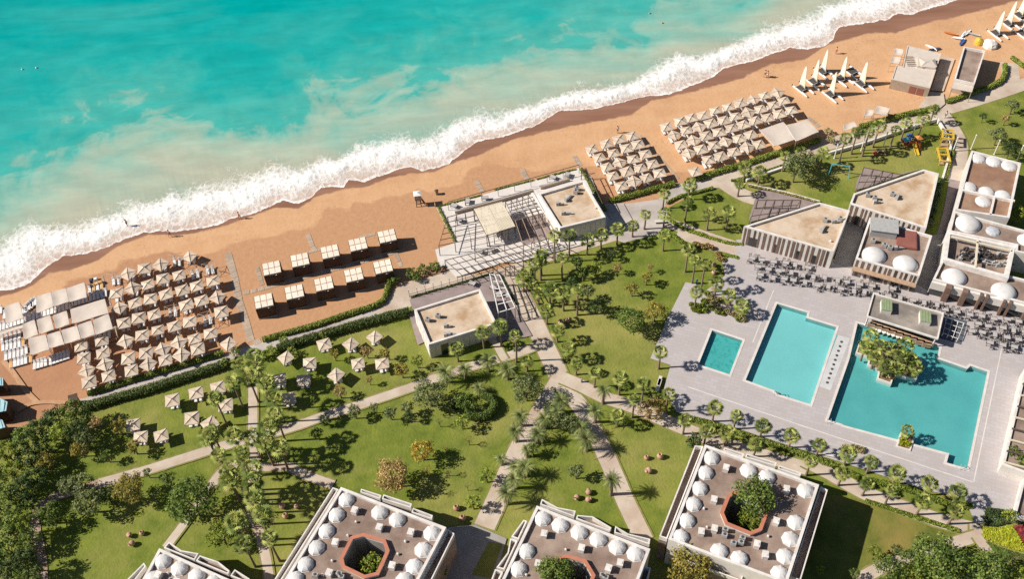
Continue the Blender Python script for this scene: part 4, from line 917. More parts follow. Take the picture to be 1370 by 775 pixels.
def fan_palm(x, y, h, label, group, s=1.15):
    s *= .86 * random.uniform(.82, 1.18); c = G(x, y, h); rz = random.uniform(0, 6.28)
    t = thing('fan_palm', label, 'palm', (c.x, c.y, 0), rz, group)
    link('trunk', FTR[npal[0] % 4], t, (0, 0, -.02), 0, (1, 1, h + .1)); k = link('crown', FANS[(npal[0] * 3 + 1) % 7], t, (0, 0, h), 0, (s, s, s)); k.rotation_euler = (random.uniform(-.08, .08), random.uniform(-.08, .08), 0)
    npal[0] += 1; return t
def date_palm(x, y, h, label, group, s=1.0):
    s *= .82; c = G(x, y, h); t = thing('date_palm', label, 'palm', (c.x, c.y, 0), random.uniform(0, 6.28), group)
    link('trunk', DTR[npal[0] % 2], t, (0, 0, -.02), 0, (1, 1, h + .1)); link('crown', DATES[npal[0] % 4], t, (0, 0, h), 0, (s, s, s)); npal[0] += 1
def fans(t, lst, label, group, s=1.08, frm=None):
    for i_, q in enumerate(lst):
        x, y = t(q[0], q[1]); h = solve_h(x, y, t(0, q[2])[1]) if len(q) > 2 else 4.0
        fan_palm(x, y, h, label + (', %s from %s' % (ORD[i_], frm) if frm else ''), group, s)
fans(tA, [(285, 100, 280), (385, 100, 235), (505, 130, 230), (600, 95, 190), (708, 60, 165), (812, 35, 110)], 'fan palm in the line below the beach bar', 'fan palms lining the path by the beach bar', frm='pergola')
fans(tA, [(1022, 100, 205), (338, 250, 400), (195, 235, 370), (150, 290, 420), (95, 360, 470), (128, 400, 490), (190, 275, 400), (75, 395, 480), (175, 485, 560), (258, 460, 575), (345, 485, 605), (440, 460, 635), (230, 600, 695), (305, 735, 815)], 'fan palm on the central lawn beside the garden walk', 'fan palms on the central lawn')
fans(tA, [(1180, 195, 345), (1228, 265, 425), (1295, 290, 490), (1235, 480, 600)], 'tall fan palm at the lawn corner beside the feathery grass bed', 'fan palms by the grass bed')
fans(tB, [(685, 345, 430), (765, 430, 500), (855, 500, 570)], 'short fan palm growing out of the feathery grass bed on the deck', 'fan palms in the grass bed')
fans(tC, [(505, 465, 560), (335, 520, 620), (490, 570, 710), (340, 655, 750), (208, 660, 760), (635, 660, 765), (768, 640, 770)], 'fan palm round the small lawn between plaza and restaurants', 'fan palms round the small lawn')
fans(tC, [(875, 350, 430), (975, 375, 470), (840, 455, 540), (1145, 270, 370), (1250, 240, 340)], 'fan palm beside the promenade wall near the feathery tree', 'fan palms along the promenade wall')
fans(tD, [(180, 150, 310), (255, 110, 255), (335, 110, 270), (400, 70, 210), (515, 95, 220), (585, 45, 160), (700, 25, 145), (30, 250, 350), (770, -45, 60)], 'fan palm along the low wall of the playground', 'fan palms along the playground wall', 1.05)
fans(tE, [(315, 610, 695), (490, 500, 605), (605, 460, 595), (705, 520, 700), (785, 690, 760)], 'fan palm standing close to the garden bar', 'fan palms by the garden bar')
fans(tE, [(1060, 610, 690), (1115, 710, 785), (1240, 775, 870)], 'fan palm beside the garden walk below the clay jars', 'fan palms below the clay jars')
fans(tG, [(40, 205, 320), (195, 245, 370), (130, 345, 470), (365, 310, 440), (25, 460, 530), (310, 30, 145)], 'fan palm near the stone bench at the deck corner', 'fan palms at the deck corner')
nr = 0
for x, y in ((957, 546), (986, 556), (1021, 570), (1060, 583), (1097, 595), (1135, 608), (1166, 618), (1201, 633.5), (1244, 647), (1282, 659)): fan_palm(x, y, random.uniform(3.2, 4.0), 'fan palm on the deck side of the hedge, %s from the plunge pool' % ORD[nr], 'fan palms on the deck side of the hedge', 1.02); nr += 1
nr = 0
for x, y in ((917, 562), (946, 577), (973, 579), (1012, 595), (1085, 618), (1128, 633), (1160.6, 647), (1193.5, 657), (1236, 671), (1279, 684)): fan_palm(x, y, random.uniform(3.4, 4.2), 'fan palm on the hotel side of the hedge, %s from the deck corner' % ORD[nr], 'fan palms on the hotel side of the hedge', 1.0); nr += 1
for x, y, h in ((1158, 466, 3.2), (1172, 478, 3), (1190, 466, 3.6), (1212, 462, 3.4), (1218, 480, 3.2), (1186, 490, 3), (1202, 494, 2.8), (1224, 492, 2.6), (1165, 450, 2.6), (1178, 462, 4), (1205, 476, 4.2)): fan_palm(x, y, h, 'fan palm crowded on the stone island in the large pool', 'fan palms on the pool island', 1.0)
fan_palm(1214, 577, 2.2, 'small fan palm in the square planter on the pool edge', 'palm in the pool edge planter', .85)
AV = [tI(*q) for q in ((185, 235), (300, 215), (70, 345), (240, 110), (330, 110), (330, 55), (410, 240), (455, 340), (470, 450), (430, 530), (50, 570), (195, 590), (320, 600), (400, 640), (500, 670), (90, 720), (240, 710), (20, 600))] + [tJ(*q) for q in ((165, 115), (320, 130), (330, 250), (310, 40), (180, 20), (390, 350), (430, 500), (210, 400), (260, 540), (330, 190), (150, 70))]
for x, y in AV: fan_palm(x, y, random.uniform(6.0, 7.4), 'tall slender fan palm in the double avenue along the straight garden path', 'avenue of tall fan palms', 1.28)
for x, y, h in ((608, 500, 2.2),): pass
DP = [(596, 499, 2.6, 1.2), (653, 484, 2.6, 1.05), (679, 495, 2.6, 1.05), (622, 495, 2.2, .9), (641, 520, 1.2, .8)]
for x, y, h, s in DP: date_palm(x, y, h, 'feathery date palm beside the curving path below the garden bar', 'date palms below the garden bar', s)
DP = [(751, 537, 3, 1.05), (728, 561, 2.6, .95), (777, 573, 2.4, 1.0), (785, 589, 3, 1.2), (720, 581, 2.4, 1), (808, 523, 3.5, .85), (797, 551, 3, .95), (697, 558, 2.6, .95), (690, 578, 2.8, .95), (705, 602, 2, .7), (745, 553, 3, .8)]
for x, y, h, s in DP: date_palm(x, y, h, 'feathery date palm in the clump where the garden walks part', 'date palms where the walks part', s)
DP = [(688, 642, 2.6, .95), (678, 661, 3, 1.05), (702, 626, 2.6, 1.05), (819, 643, 4.2, .95), (671, 615, 1.6, .7), (690, 626, 2, .8)]
for x, y, h, s in DP: date_palm(x, y, h, 'feathery date palm beside a garden walk above the hotel blocks', 'date palms above the hotel blocks', s)
# ---- leafy trees
def leaves(b, c, rad, n, size, rn, mats=3, up=.5):
    for _ in range(n):
        d = Vector((rn.gauss(0, 1), rn.gauss(0, 1), rn.gauss(0, 1))).normalized(); k = rn.random() ** .45
        p = Vector((c[0] + d.x * rad[0] * k, c[1] + d.y * rad[1] * k, c[2] + d.z * rad[2] * k))
        nrm = (d * .8 + Vector((rn.gauss(0, .5), rn.gauss(0, .5), up + rn.gauss(0, .4)))).normalized(); a = nrm.orthogonal().normalized(); a = Matrix.Rotation(rn.uniform(0, 6.28), 3, nrm) @ a; e = nrm.cross(a); s = size * rn.uniform(.6, 1.3)
        b.add([p - a * s, p - e * s * .55, p + a * s, p + e * s * .55], [(0, 1, 2, 3)], rn.randrange(mats))
def tree_mesh(seed, R, flat=.75, n=1500, size=.17, gap=.35, clumps=None):
    rn = random.Random(seed); b = MB(); m = clumps or int(9 + R * 6)
    for i in range(m):
        az = i * 2.39996 + rn.uniform(-.4, .4); z = 1 - 1.55 * (i + .5) / m; rr = math.sqrt(max(0, 1 - z * z)); k = rn.uniform(.55, .9)
        c = (R * k * rr * math.cos(az), R * k * rr * math.sin(az), R * flat * k * z); cr = R * rn.uniform(.26, .44)
        leaves(b, c, (cr, cr, cr * .8), n // m, size, rn)
    return b
def limbs_mesh(seed, R, h, r=.14):
    rn = random.Random(seed); b = MB(); b.tube((0, 0, -.05), (.05, .03, h * .55), r, r * .75, 7)
    for i in range(6):
        a = i * 1.05 + rn.uniform(-.3, .3); q = Vector((.55 * R * math.cos(a), .55 * R * math.sin(a), h * rn.uniform(.85, 1.15))); md = Vector((.25 * R * math.cos(a + .2), .25 * R * math.sin(a + .2), h * .75))
        b.tube((.05, .03, h * .52), md, r * .6, r * .4, 6); b.tube(md, q, r * .4, r * .15, 5)
    return b.mesh('tree_limbs', 'bark')
CROWN = {}; LIMB = {}
def crown(cls, pal, v):
    k = (cls, pal, v)
    if k not in CROWN:
        R, n, sz = {'s': (1.0, 420, .13), 'm': (1.8, 1100, .16), 'l': (2.9, 2400, .19), 'x': (3.8, 3600, .21), 'thin': (1.3, 170, .12)}[cls]
        CROWN[k] = (tree_mesh(sum(map(ord, cls)) + v * 17, R, .72, n, sz).mesh('tree_crown', [pal + '_0', pal + '_1', pal + '_2']), R)
    return CROWN[k]
ntr = [0]
def tree(x, y, rpx, pal, label, group=None, zc=None, thin=False, name='leafy_tree'):
    r = rpx / 8.2; cls = 'thin' if thin else 's' if r < 1.35 else 'm' if r < 2.3 else 'l' if r < 3.2 else 'x'
    me, R = crown(cls, pal, ntr[0] % 3); ntr[0] += 1; s = r / R; zc = zc or (1.0 + r * .95); c = G(x, y, zc)
    t = thing(name, label, 'tree', (c.x, c.y, 0), random.uniform(0, 6.28), group)
    lk = (cls, ntr[0] % 2)
    if lk not in LIMB: LIMB[lk] = limbs_mesh(ntr[0], R, 1.0 + R * .9, .06 + .05 * R)
    link('trunk', LIMB[lk], t, (0, 0, 0), 0, (s, s, zc / (1.0 + R * .9))); link('crown', me, t, (0, 0, zc), 0, (s, s, s * random.uniform(.9, 1.1))); return t
tree(565, 603, 15, 'yellow', 'golden yellow autumn tree on the open lawn'); tree(526, 636, 21, 'tan', 'loose tan brown tree beside the domed hotel corner')
tree(845, 428, 19, 'green', 'dense round dark green tree beside the deck and dry lawn'); tree(877, 416, 15, 'gold', 'yellow tinged tree against the deck edge')
tree(1066, 222, 21, 'olive', 'large feathery olive tree on the lawn beside the playground swing', zc=4.0); tree(1084, 214, 14, 'olive', 'smaller feathery tree leaning on the large olive tree')
tree(704, 521, 19, 'olive', 'round pale olive tree beside the garden walk fork'); tree(574, 527, 21, 'olive', 'broad grey green tree beside the curving path')
tree(622, 538, 12, 'green', 'upright green tree above the clipped hedge corner'); tree(618, 564, 10, 'lime', 'bright green shrub tree at the foot of the clipped hedge')
tree(258, 672, 30, 'green', 'big broad green tree beside the short path above the corner hotel', zc=4.5); tree(172, 654, 19, 'gold', 'yellow green tree below the long curving path')
tree(296, 716, 17, 'lime', 'round bright green bush tree at the foot of the palm avenue'); tree(926, 757, 26, 'gold', 'large yellowing tree against the poolside hotel wall', zc=5)
tree(1256, 752, 30, 'green', 'big round green tree below the triangular dry lawn', zc=3.8); tree(1192, 763, 17, 'green', 'bushy green tree left of the big round tree over the path'); tree(1222, 748, 13, 'green', 'dark bushy tree tucked beside the path bend')
tree(1326, 764, 24, 'green', 'broad green tree beside the yellow groundcover bed'); tree(1220, 772, 14, 'lime', 'pale green bush tree under the big round tree'); tree(1360, 772, 15, 'lime', 'pale green tree in the corner below the groundcover bed'); tree(1296, 770, 14, 'dark', 'dark green tree between the two broad green trees')
tree(1171, 740, 8, 'lime', 'small light green tree on the triangular dry lawn'); tree(1201, 736, 7, 'dark', 'small dark tree on the triangular dry lawn'); tree(1097, 763, 6, 'lime', 'small lime green tree in the hotel shadow'); tree(1144, 768, 6, 'green', 'small green tree at the edge of the hotel shadow')
tree(906, 738, 9, 'lime', 'light green shrub tree between two hotel blocks'); tree(592, 764, 8, 'lime', 'light green tree in the shaded yard between hotels')
tree(744, 766, 20, 'green', 'dark leafy tree growing out of the courtyard with zigzag balconies', zc=7.5); tree(1012, 663, 23, 'green', 'spreading dark green tree rising from the octagonal courtyard', zc=8.0); tree(1004, 695, 14, 'lime', 'bright green tree low in the octagonal courtyard', zc=5.0)
tree(497, 757, 15, 'lime', 'bright green tree low in the orange rimmed courtyard', zc=5.0)
TS = 'slender young tree with sparse leaves on the lawn'
for x, y, r, pal, lab in ((765, 378, 9, 'dark', 'dark shrub tree under the palms of the central lawn'), (780, 365, 10, 'green', 'low green tree in the middle of the central lawn'), (797, 357, 9, 'lime', 'light green tree in the middle of the central lawn'), (786, 391, 10, 'olive', 'olive tree beside the tall palms of the central lawn'), (800, 408, 12, 'dark', 'dark tree throwing shade on the central lawn'), (818, 340, 7, 'dark', 'small dark tree at the top of the central lawn'), (826, 358, 7, 'tan', 'small reddish tree on the central lawn'), (865, 371, 9, 'gold', 'golden shrub tree on the central lawn'), (846, 386, 9, 'gold', 'sparse yellow tree on the dry lawn'), (870, 357, 5, 'tan', 'tiny sparse tree on the dry lawn'), (772, 350, 10, 'dark', 'dark round bush tree below the palm row')):
    tree(x, y, r, pal, lab)
for x, y, r, pal, lab in ((447, 474, 7, 'gold', 'small golden tree between parasols on the garden lawn'), (490, 470, 8, 'tan', 'small reddish brown tree beside the garden parasols'), (515, 472, 8, 'gold', 'small yellow tree near the tall hedge end'), (537, 495, 10, 'gold', 'orange tinged tree above the curving path'), (454, 523, 9, 'tan', 'small rusty tree beside the curving path'), (494, 508, 5, 'tan', 'tiny bare brown tree beside the curving path'), (558, 483, 8, 'lime', 'small light green tree at the garden bar corner'), (434, 560, 7, 'olive', 'sparse olive tree standing at the curving path'), (474, 550, 10, 'olive', 'round olive shrub tree touching the curving path'), (500, 545, 6, 'olive', 'small olive tree below the curving path'), (522, 552, 9, 'olive', 'grey olive tree between curving path and lawn'), (545, 545, 9, 'olive', 'pale olive tree left of the broad grey green tree'), (424, 580, 8, 'green', 'low green tree in the long palm shadows'), (548, 556, 7, 'dark', 'dark shrub tree left of the clipped hedge')):
    tree(x, y, r, pal, lab)
for x, y, r, pal in ((588, 564, 5, 'olive'), (627, 588, 6, 'gold'), (596, 599, 4, 'tan'), (570, 628, 8, 'gold'), (600, 630, 5, 'olive'), (625, 650, 4, 'olive'), (584, 655, 5, 'olive')): tree(x, y, r, pal, 'small sparse young tree on the open lawn near the yellow autumn tree', 'young trees on the open lawn', thin=True)
tree(651, 636, 10, 'lime', 'bright green small tree left of the lower garden walk'); tree(633, 672, 10, 'lime', 'bright green small tree beside two clay jars'); tree(771, 631, 10, 'olive', 'round silvery olive tree on the lawn between the walks'); tree(713, 600, 8, 'green', 'low green bush tree at the edge of the walk')
tree(870, 548, 15, 'tan', 'sparse tan tree beside the path at the deck corner'); tree(930, 590, 11, 'dark', 'dark shrub tree at the poolside hotel corner'); tree(885, 538, 9, 'gold', 'golden shrub beside the stone bench')
for x, y, r, pal, lab in ((742, 560, 12, 'olive', 'grey olive tree inside the date palm clump'), (763, 566, 12, 'olive', 'second grey olive tree inside the date palm clump, nearer the walk'), (735, 548, 8, 'green', 'green shrub tree inside the date palm clump')): tree(x, y, r, pal, lab)
# trees top right
for x, y, r, pal, lab in ((1336, 180, 14, 'olive', 'olive shrub tree behind the white posts'), (1352, 200, 12, 'dark', 'dark shrub tree beside the domed roof corner'), (1316, 155, 6, 'dark', 'small cone shaped dark tree on the corner lawn'), (1356, 140, 11, 'olive', 'olive tree beside the bend of the promenade'), (1346, 158, 7, 'tan', 'thin tan tree on the corner lawn'), (1362, 285, 14, 'lime', 'bright green tree against the domed block'), (1246, 282, 9, 'dark', 'dark shrub beside the pentagon restaurant wall'), (1250, 262, 9, 'dark', 'dark shrub beside the brown walkway'), (1242, 300, 9, 'olive', 'olive shrub at the foot of the louvre front'), (1355, 605, 10, 'green', 'dark green shrub tree beside the deck pavilion'), (1366, 618, 10, 'green', 'dark green shrub tree behind the deck pavilion corner'), (1352, 690, 8, 'lime', 'light green shrub above the red leaved bed')): tree(x, y, r, pal, lab)
# the wood on the left
WOOD = [(95, 548, 14, 'green'), (72, 560, 15, 'dark'), (112, 560, 13, 'green'), (52, 574, 15, 'dark'), (80, 578, 14, 'lime'), (100, 575, 13, 'dark'), (30, 586, 15, 'green'), (60, 594, 15, 'dark'), (112, 585, 12, 'olive'), (8, 604, 15, 'lime'), (35, 612, 16, 'dark'), (60, 616, 12, 'gold'), (15, 630, 15, 'lime'), (45, 640, 15, 'dark'), (28, 652, 15, 'dark'), (8, 660, 14, 'green'), (20, 680, 14, 'green'), (38, 672, 12, 'dark'), (10, 706, 15, 'green'), (28, 700, 12, 'lime'), (38, 722, 14, 'green'), (12, 736, 16, 'green'), (32, 748, 14, 'dark'), (8, 764, 14, 'dark'), (42, 766, 13, 'green'), (-12, 640, 16, 'green'), (-12, 690, 16, 'green'), (-10, 745, 16, 'dark'), (128, 565, 9, 'tan'), (26, 772, 12, 'green')]
WL = {'dark': 'dark evergreen crown packed in the wood beside the beach', 'green': 'mid green bushy crown packed in the wood beside the beach', 'lime': 'light green bushy crown packed in the wood beside the beach', 'gold': 'yellow tinged crown packed in the wood beside the beach', 'olive': 'grey green crown packed in the wood beside the beach', 'tan': 'rusty leaved crown at the edge of the wood'}
for x, y, r, pal in WOOD: tree(x, y, r, pal, WL[pal], 'trees of the wood beside the beach', zc=random.uniform(2.6, 4.2))
for x, y, r, pal, lab in ((108, 648, 15, 'olive', 'broad olive crown over the end of the curving path'), (90, 650, 12, 'olive', 'olive crown left of the curving path end'), (118, 672, 18, 'olive', 'dark speckled crown below the curving path end'), (66, 688, 16, 'green', 'rounded speckled tree beside the rough stony path'), (145, 664, 11, 'dark', 'low dark tree below the curving path'), (106, 600, 12, 'gold', 'yellow flecked low tree at the wood edge'), (158, 570, 11, 'gold', 'yellow flowering shrub beside the lawn parasols'), (178, 598, 10, 'gold', 'golden small tree above the long curving path'), (225, 640, 9, 'green', 'small dark tree above the big broad tree'), (142, 610, 8, 'green', 'small green tree on the shaded lawn'), (196, 632, 6, 'olive', 'thin olive shrub beside the path')): tree(x, y, r, pal, lab)
# ---- hedges and beds
def hedge(label, pts, w_, h, pal='hedge', dens=75, size=.11, name='hedge', cat='hedge', z0=0.0):
    line = smooth(W(pts), 5); t = wthing(name, label, cat, line[len(line) // 2]); rn = random.Random(len(pts) * 7 + int(pts[0][0]))
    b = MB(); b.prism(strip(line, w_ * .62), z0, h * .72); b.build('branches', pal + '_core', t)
    b = MB()
    for a, e in zip(line, line[1:]):
        L = (e - a).length; d = (e - a).normalized() if L > 0 else Vector((1, 0, 0)); n = Vector((-d.y, d.x, 0))
        for _ in range(int(L * dens * (w_ + h) / 1.3) + 1):
            u = rn.random(); ang = rn.uniform(-.3, math.pi + .3); k = rn.uniform(.75, 1.08) * (1 + .18 * mn.noise(Vector((a.x + d.x * L * u, a.y, 1)) * 1.1))
            c = a + d * L * u + n * (w_ / 2 * k * math.cos(ang)); c.z = z0 + max(.05, h * .45 + h * .55 * k * math.sin(ang))
            nrm = (n * math.cos(ang) + Vector((0, 0, math.sin(ang))) + Vector((rn.gauss(0, .45), rn.gauss(0, .45), rn.gauss(0, .45)))).normalized(); x = nrm.orthogonal().normalized(); x = Matrix.Rotation(rn.uniform(0, 6.28), 3, nrm) @ x; y = nrm.cross(x); s = size * rn.uniform(.7, 1.5)
            b.add([c - x * s, c - y * s * .6, c + x * s, c + y * s * .6], [(0, 1, 2, 3)], rn.randrange(3))
    b.build('foliage', [pal + '_0', pal + '_1', pal + '_2'], t); return t
hedge('clipped hedge between the parasol rows and the left end of the promenade', [(118, 529), (170, 513), (220, 498), (274, 482), (300, 474)], .9, .9)
hedge('clipped hedge curving round the cabanas beside the promenade', [(352, 457), (386, 447), (422, 437), (460, 424), (508, 408), (519, 388), (526, 368)], 1.0, .9)
hedge('tall dark hedge along the garden side of the promenade', [(112, 549), (160, 535), (200, 524), (240, 511), (274, 500), (310, 488)], 1.5, 1.5, 'hedge_dark')
hedge('tall dark hedge between the promenade and the lawn parasols', [(372, 470), (400, 461), (444, 448), (486, 436), (548, 420)], 1.5, 1.5, 'hedge_dark')
hedge('hedge bordering the sand beside the smaller parasol block', [(816, 271), (850, 262), (902, 248)], 1.2, 1.0); hedge('hedge bordering the sand beside the larger parasol block', [(926, 242), (980, 226), (1040, 207), (1096, 189)], 1.2, 1.0)
hedge('hedge bordering the sand beside the playground palms', [(1150, 172), (1200, 158), (1250, 147)], 1.1, 1.0); hedge('curved bright hedge wrapping the narrow brown roofed hut', px(tR, [(850, 690), (940, 660), (1050, 620), (1150, 585), (1220, 540), (1240, 480), (1235, 440)]), 1.1, .9)
hedge('short hedge beside the far bend of the promenade', [(1353, 78), (1362, 85), (1376, 95)], 1.0, .8); hedge('low hedge rimming the small lawn by the plaza', px(tC, [(350, 590), (440, 545), (560, 515), (660, 488)]), .6, .6)
hedge('low bright hedge on the garden wall by the promenade', px(tC, [(780, 440), (880, 415), (1010, 375), (1130, 335)]), .5, .5); hedge('low flowering hedge on the forecourt wall', px(tC, [(890, 475), (1130, 528), (1370, 592)]), .4, .35, 'gold', z0=.3)
hedge('yellow green border hedge between small lawn and terrace walkway', px(tB, [(500, 0), (620, 40), (760, 80), (860, 95)]), .7, .5, 'lime'); hedge('yellow green border hedge along the central lawn walkway', px(tB, [(380, 25), (450, 75), (500, 100)]), .9, .6, 'lime'); hedge('bright shrubs bordering the plaza below the small lawn', px(tC, [(370, 705), (480, 765), (600, 800)]), .7, .5, 'lime')
hedge('yellow green shrub row beside the terracotta bushes', px(tB, [(690, 145), (760, 165), (830, 185)]), .7, .5, 'lime')
hedge('long hedge between the two palm rows below the deck', [(922, 562), (960, 572), (1002, 586), (1050, 602), (1096, 617), (1130, 632)], 1.0, .8); hedge('long bright hedge between the palm rows by the triangular lawn', [(1130, 632), (1156, 643), (1208, 655), (1240, 666), (1268, 677), (1300, 679)], 1.0, .8, 'lime')
hedge('clipped yellow green border of the triangular dry lawn', [(1157, 671), (1196, 684), (1236, 697), (1283, 712)], .7, .5, 'lime'); hedge('clipped hedge wall enclosing a dark green nook on the lawn', px(tF, [(490, 330), (540, 360), (570, 400), (550, 450), (500, 480), (430, 480), (380, 470)]), 1.3, 1.6, 'green'); hedge('row of shrubs behind the clipped hedge nook', px(tF, [(300, 420), (330, 370), (380, 340)]), 1.2, 1.2, 'dark')
hedge('green hedge strip along the left edge of the beach bar terrace', px(tK, [(193, 395), (250, 510), (302, 622)]), .5, .6); hedge('thin green hedge along the seaward edge of the beach bar terrace', px(tK, [(200, 388), (340, 350), (480, 314)]), .35, .5); hedge('thin green hedge in front of the terrace sofas', px(tK, [(570, 278), (660, 255), (830, 212)]), .35, .5); hedge('thin green hedge seaward of the beach bar roof', px(tK, [(850, 208), (970, 175), (1110, 140)]), .35, .5)
hedge('green hedge down the landward side of the beach bar', px(tK, [(1145, 140), (1200, 230), (1270, 350), (1310, 420)]), .6, .8); hedge('creeper along the white frame beside the garden bar', px(tE, [(600, 118), (660, 220), (715, 320)]), .3, .5, 'dark'); hedge('hedge running along the garden bar fence', px(tE, [(10, 272), (300, 190), (560, 110)]), .35, .5, 'hedge_dark')
hedge('dark hedge along the pentagon restaurant wall', px(tD, [(800, 440), (770, 560), (740, 680), (720, 750)]), 1.6, 1.2, 'dark'); hedge('narrow hedge along the playground boundary wall', px(tD, [(895, 240), (870, 330), (840, 430)]), .6, .6)
hedge('dark clipped hedge above the yellow groundcover', px(tH, [(1110, 330), (1230, 350), (1370, 400)]), 1.2, .8, 'dark')
def bed(name, label, poly_px, h, pal, n, size=.12):
    pl = [Vector((p.x, p.y)) for p in W(poly_px)]; c = sum(pl, Vector((0, 0))) / len(pl); rn = random.Random(n)
    xs = [p.x for p in pl]; ys = [p.y for p in pl]; b = MB()
    while len(b.f) < n:
        x, y = rn.uniform(min(xs), max(xs)), rn.uniform(min(ys), max(ys))
        if not inpoly(x, y, pl): continue
        z = h * (.5 + .5 * mn.noise(Vector((x, y, 0)) * .9) + rn.random() * .4); nrm = Vector((rn.gauss(0, .5), rn.gauss(0, .5), 1)).normalized(); a = Matrix.Rotation(rn.uniform(0, 6.28), 3, nrm) @ nrm.orthogonal().normalized(); e = nrm.cross(a); s = size * rn.uniform(.7, 1.5); p = Vector((x, y, max(.03, z)))
        b.add([p - a * s, p - e * s * .6, p + a * s, p + e * s * .6], [(0, 1, 2, 3)], rn.randrange(3))
    o = b.build(name, [pal + '_0', pal + '_1', pal + '_2']); b = MB(); b.sheet(pl, zl[0] + .004); zl[0] += .004; struct(b.build('planting_soil', 'mulch')); tag(o, label, 'plants'); return stuff(o)
zl[0] = .15
bed('groundcover', 'bright yellow green groundcover in the corner bed', px(tH, [(1085, 430), (1180, 440), (1290, 425), (1370, 570), (1370, 602), (1220, 560), (1095, 505)]), .35, 'bed', 2600)
bed('groundcover', 'dark red leaved groundcover beside the yellow bed', px(tH, [(1300, 425), (1372, 425), (1372, 545)]), .35, 'redleaf', 700); bed('groundcover', 'dark shrub mass at the promenade corner bed', px(tH, [(1095, 330), (1200, 350), (1290, 400), (1180, 430), (1090, 420)]), .5, 'dark', 900)
bed('groundcover', 'dark green planting below the yellow bed', px(tH, [(1110, 530), (1220, 575), (1370, 620), (1370, 690), (1200, 640)]), .3, 'green', 1500)
# tussocks of ornamental grass
TUS = {}
def tussock_mesh(seed, pal, r=.55, h=.9, n=150):
    rn = random.Random(seed); b = MB()
    for _ in range(n):
        a = rn.uniform(0, 6.28); k = rn.random() ** .6; d = Vector((math.cos(a), math.sin(a), 0)); s = Vector((-d.y, d.x, 0)) * .035; p0 = d * r * .3 * k; p1 = d * r * k + Vector((0, 0, h * (1 - .45 * k) * rn.uniform(.7, 1.1)))
        b.add([p0 - s, p0 + s, p1 + s * .9, p1 - s * .9], [(0, 1, 2, 3)], rn.randrange(3))
    leaves(b, (0, 0, h * .55), (r, r, h * .4), 90, .11, rn); return b.mesh('tussock', [pal + '_0', pal + '_1', pal + '_2'])
def tussock(x, y, pal, label, group, s=1.0):
    if pal not in TUS: TUS[pal] = [tussock_mesh(k, pal) for k in range(3)]
    p = G(x, y); o = link('grass_tussock', random.choice(TUS[pal]), None, (p.x, p.y, .02), random.uniform(0, 6), (s, s, s)); tag(o, label, 'plant', group)
for q in ((640, 450), (660, 480), (690, 470), (655, 500), (670, 515), (720, 480), (735, 545), (760, 550), (790, 565), (815, 570), (850, 580), (860, 600), (700, 540), (640, 470)): tussock(*tB(*q), 'grassy', 'pale feathery grass tussock in the palm bed on the deck', 'feathery grass tussocks in the deck bed', random.uniform(1.0, 1.35))
for q in ((515, 500), (530, 530), (560, 540), (580, 510), (600, 480), (620, 430), (640, 520), (690, 550), (600, 540), (720, 560), (830, 600), (550, 510)): tussock(*tB(*q), 'lime', 'bright green grass tussock in the palm bed on the deck', 'green grass tussocks in the deck bed', random.uniform(1.0, 1.3))
patch('planting_bed', px(tB, [(490, 545), (600, 400), (760, 520), (880, 590), (880, 625), (640, 555), (560, 570)]), 'mulch')
for q in ((560, 100), (590, 110), (620, 105), (650, 120), (700, 190), (690, 160), (720, 200), (540, 95)): tussock(*tB(*q), 'tan', 'russet shrub beside the terrace walkway', 'russet shrubs by the terrace walkway', 1.1)
for q in ((1195, 700), (1250, 690), (1285, 700), (1310, 705), (1180, 690)): tussock(*tile(1096 - 219, 465)(q[0], q[1]) if False else (1130 + (q[0] - 1180) / 6, 602 + (q[1] - 690) / 5), 'grassy', 'pale grass tussock at the foot of the deck palms', 'pale tussocks by the deck palms', 1.2)
for q in ((720, 215), (740, 235), (735, 262), (765, 300), (780, 320), (800, 325), (830, 300), (860, 300), (880, 300), (705, 215), (870, 260), (840, 245)): tussock(*z7(*q), random.choice(('lime', 'grassy', 'green')), 'leafy shrub on the rim of the pool island', 'shrubs on the pool island', 1.3)
for q in ((840, 545), (855, 555), (865, 560), (850, 535), (842, 558)): tussock(*z7(*q), 'bed', 'yellow green shrub in the square pool planter', 'shrubs in the pool planter', .9)
# bushes
for x, y, r in ((551, 366, 9), (566, 360, 9), (582, 356, 9), (526, 374, 8), (557, 372, 7)): tree(x, y, r, 'green', 'round palmetto like bush on the sand edge beside the beach bar terrace', 'bushes between cabanas and beach bar', zc=1.0, name='round_bush')
for x, y, r in ((380, 455, 7), (432, 447, 6), (315, 470, 7), (350, 475, 8), (362, 468, 7), (330, 480, 8), (300, 485, 7), (390, 470, 7)): tree(x, y, r, 'hedge', 'leafy bush where the palm avenue meets the promenade', 'bushes along the promenade', zc=1.1, name='round_bush')
# ================================================================== BEACH AND GARDEN OBJECTS
ORD = ['first', 'second', 'third', 'fourth', 'fifth', 'sixth', 'seventh', 'eighth', 'ninth', 'tenth', 'eleventh', 'twelfth', 'thirteenth', 'fourteenth']
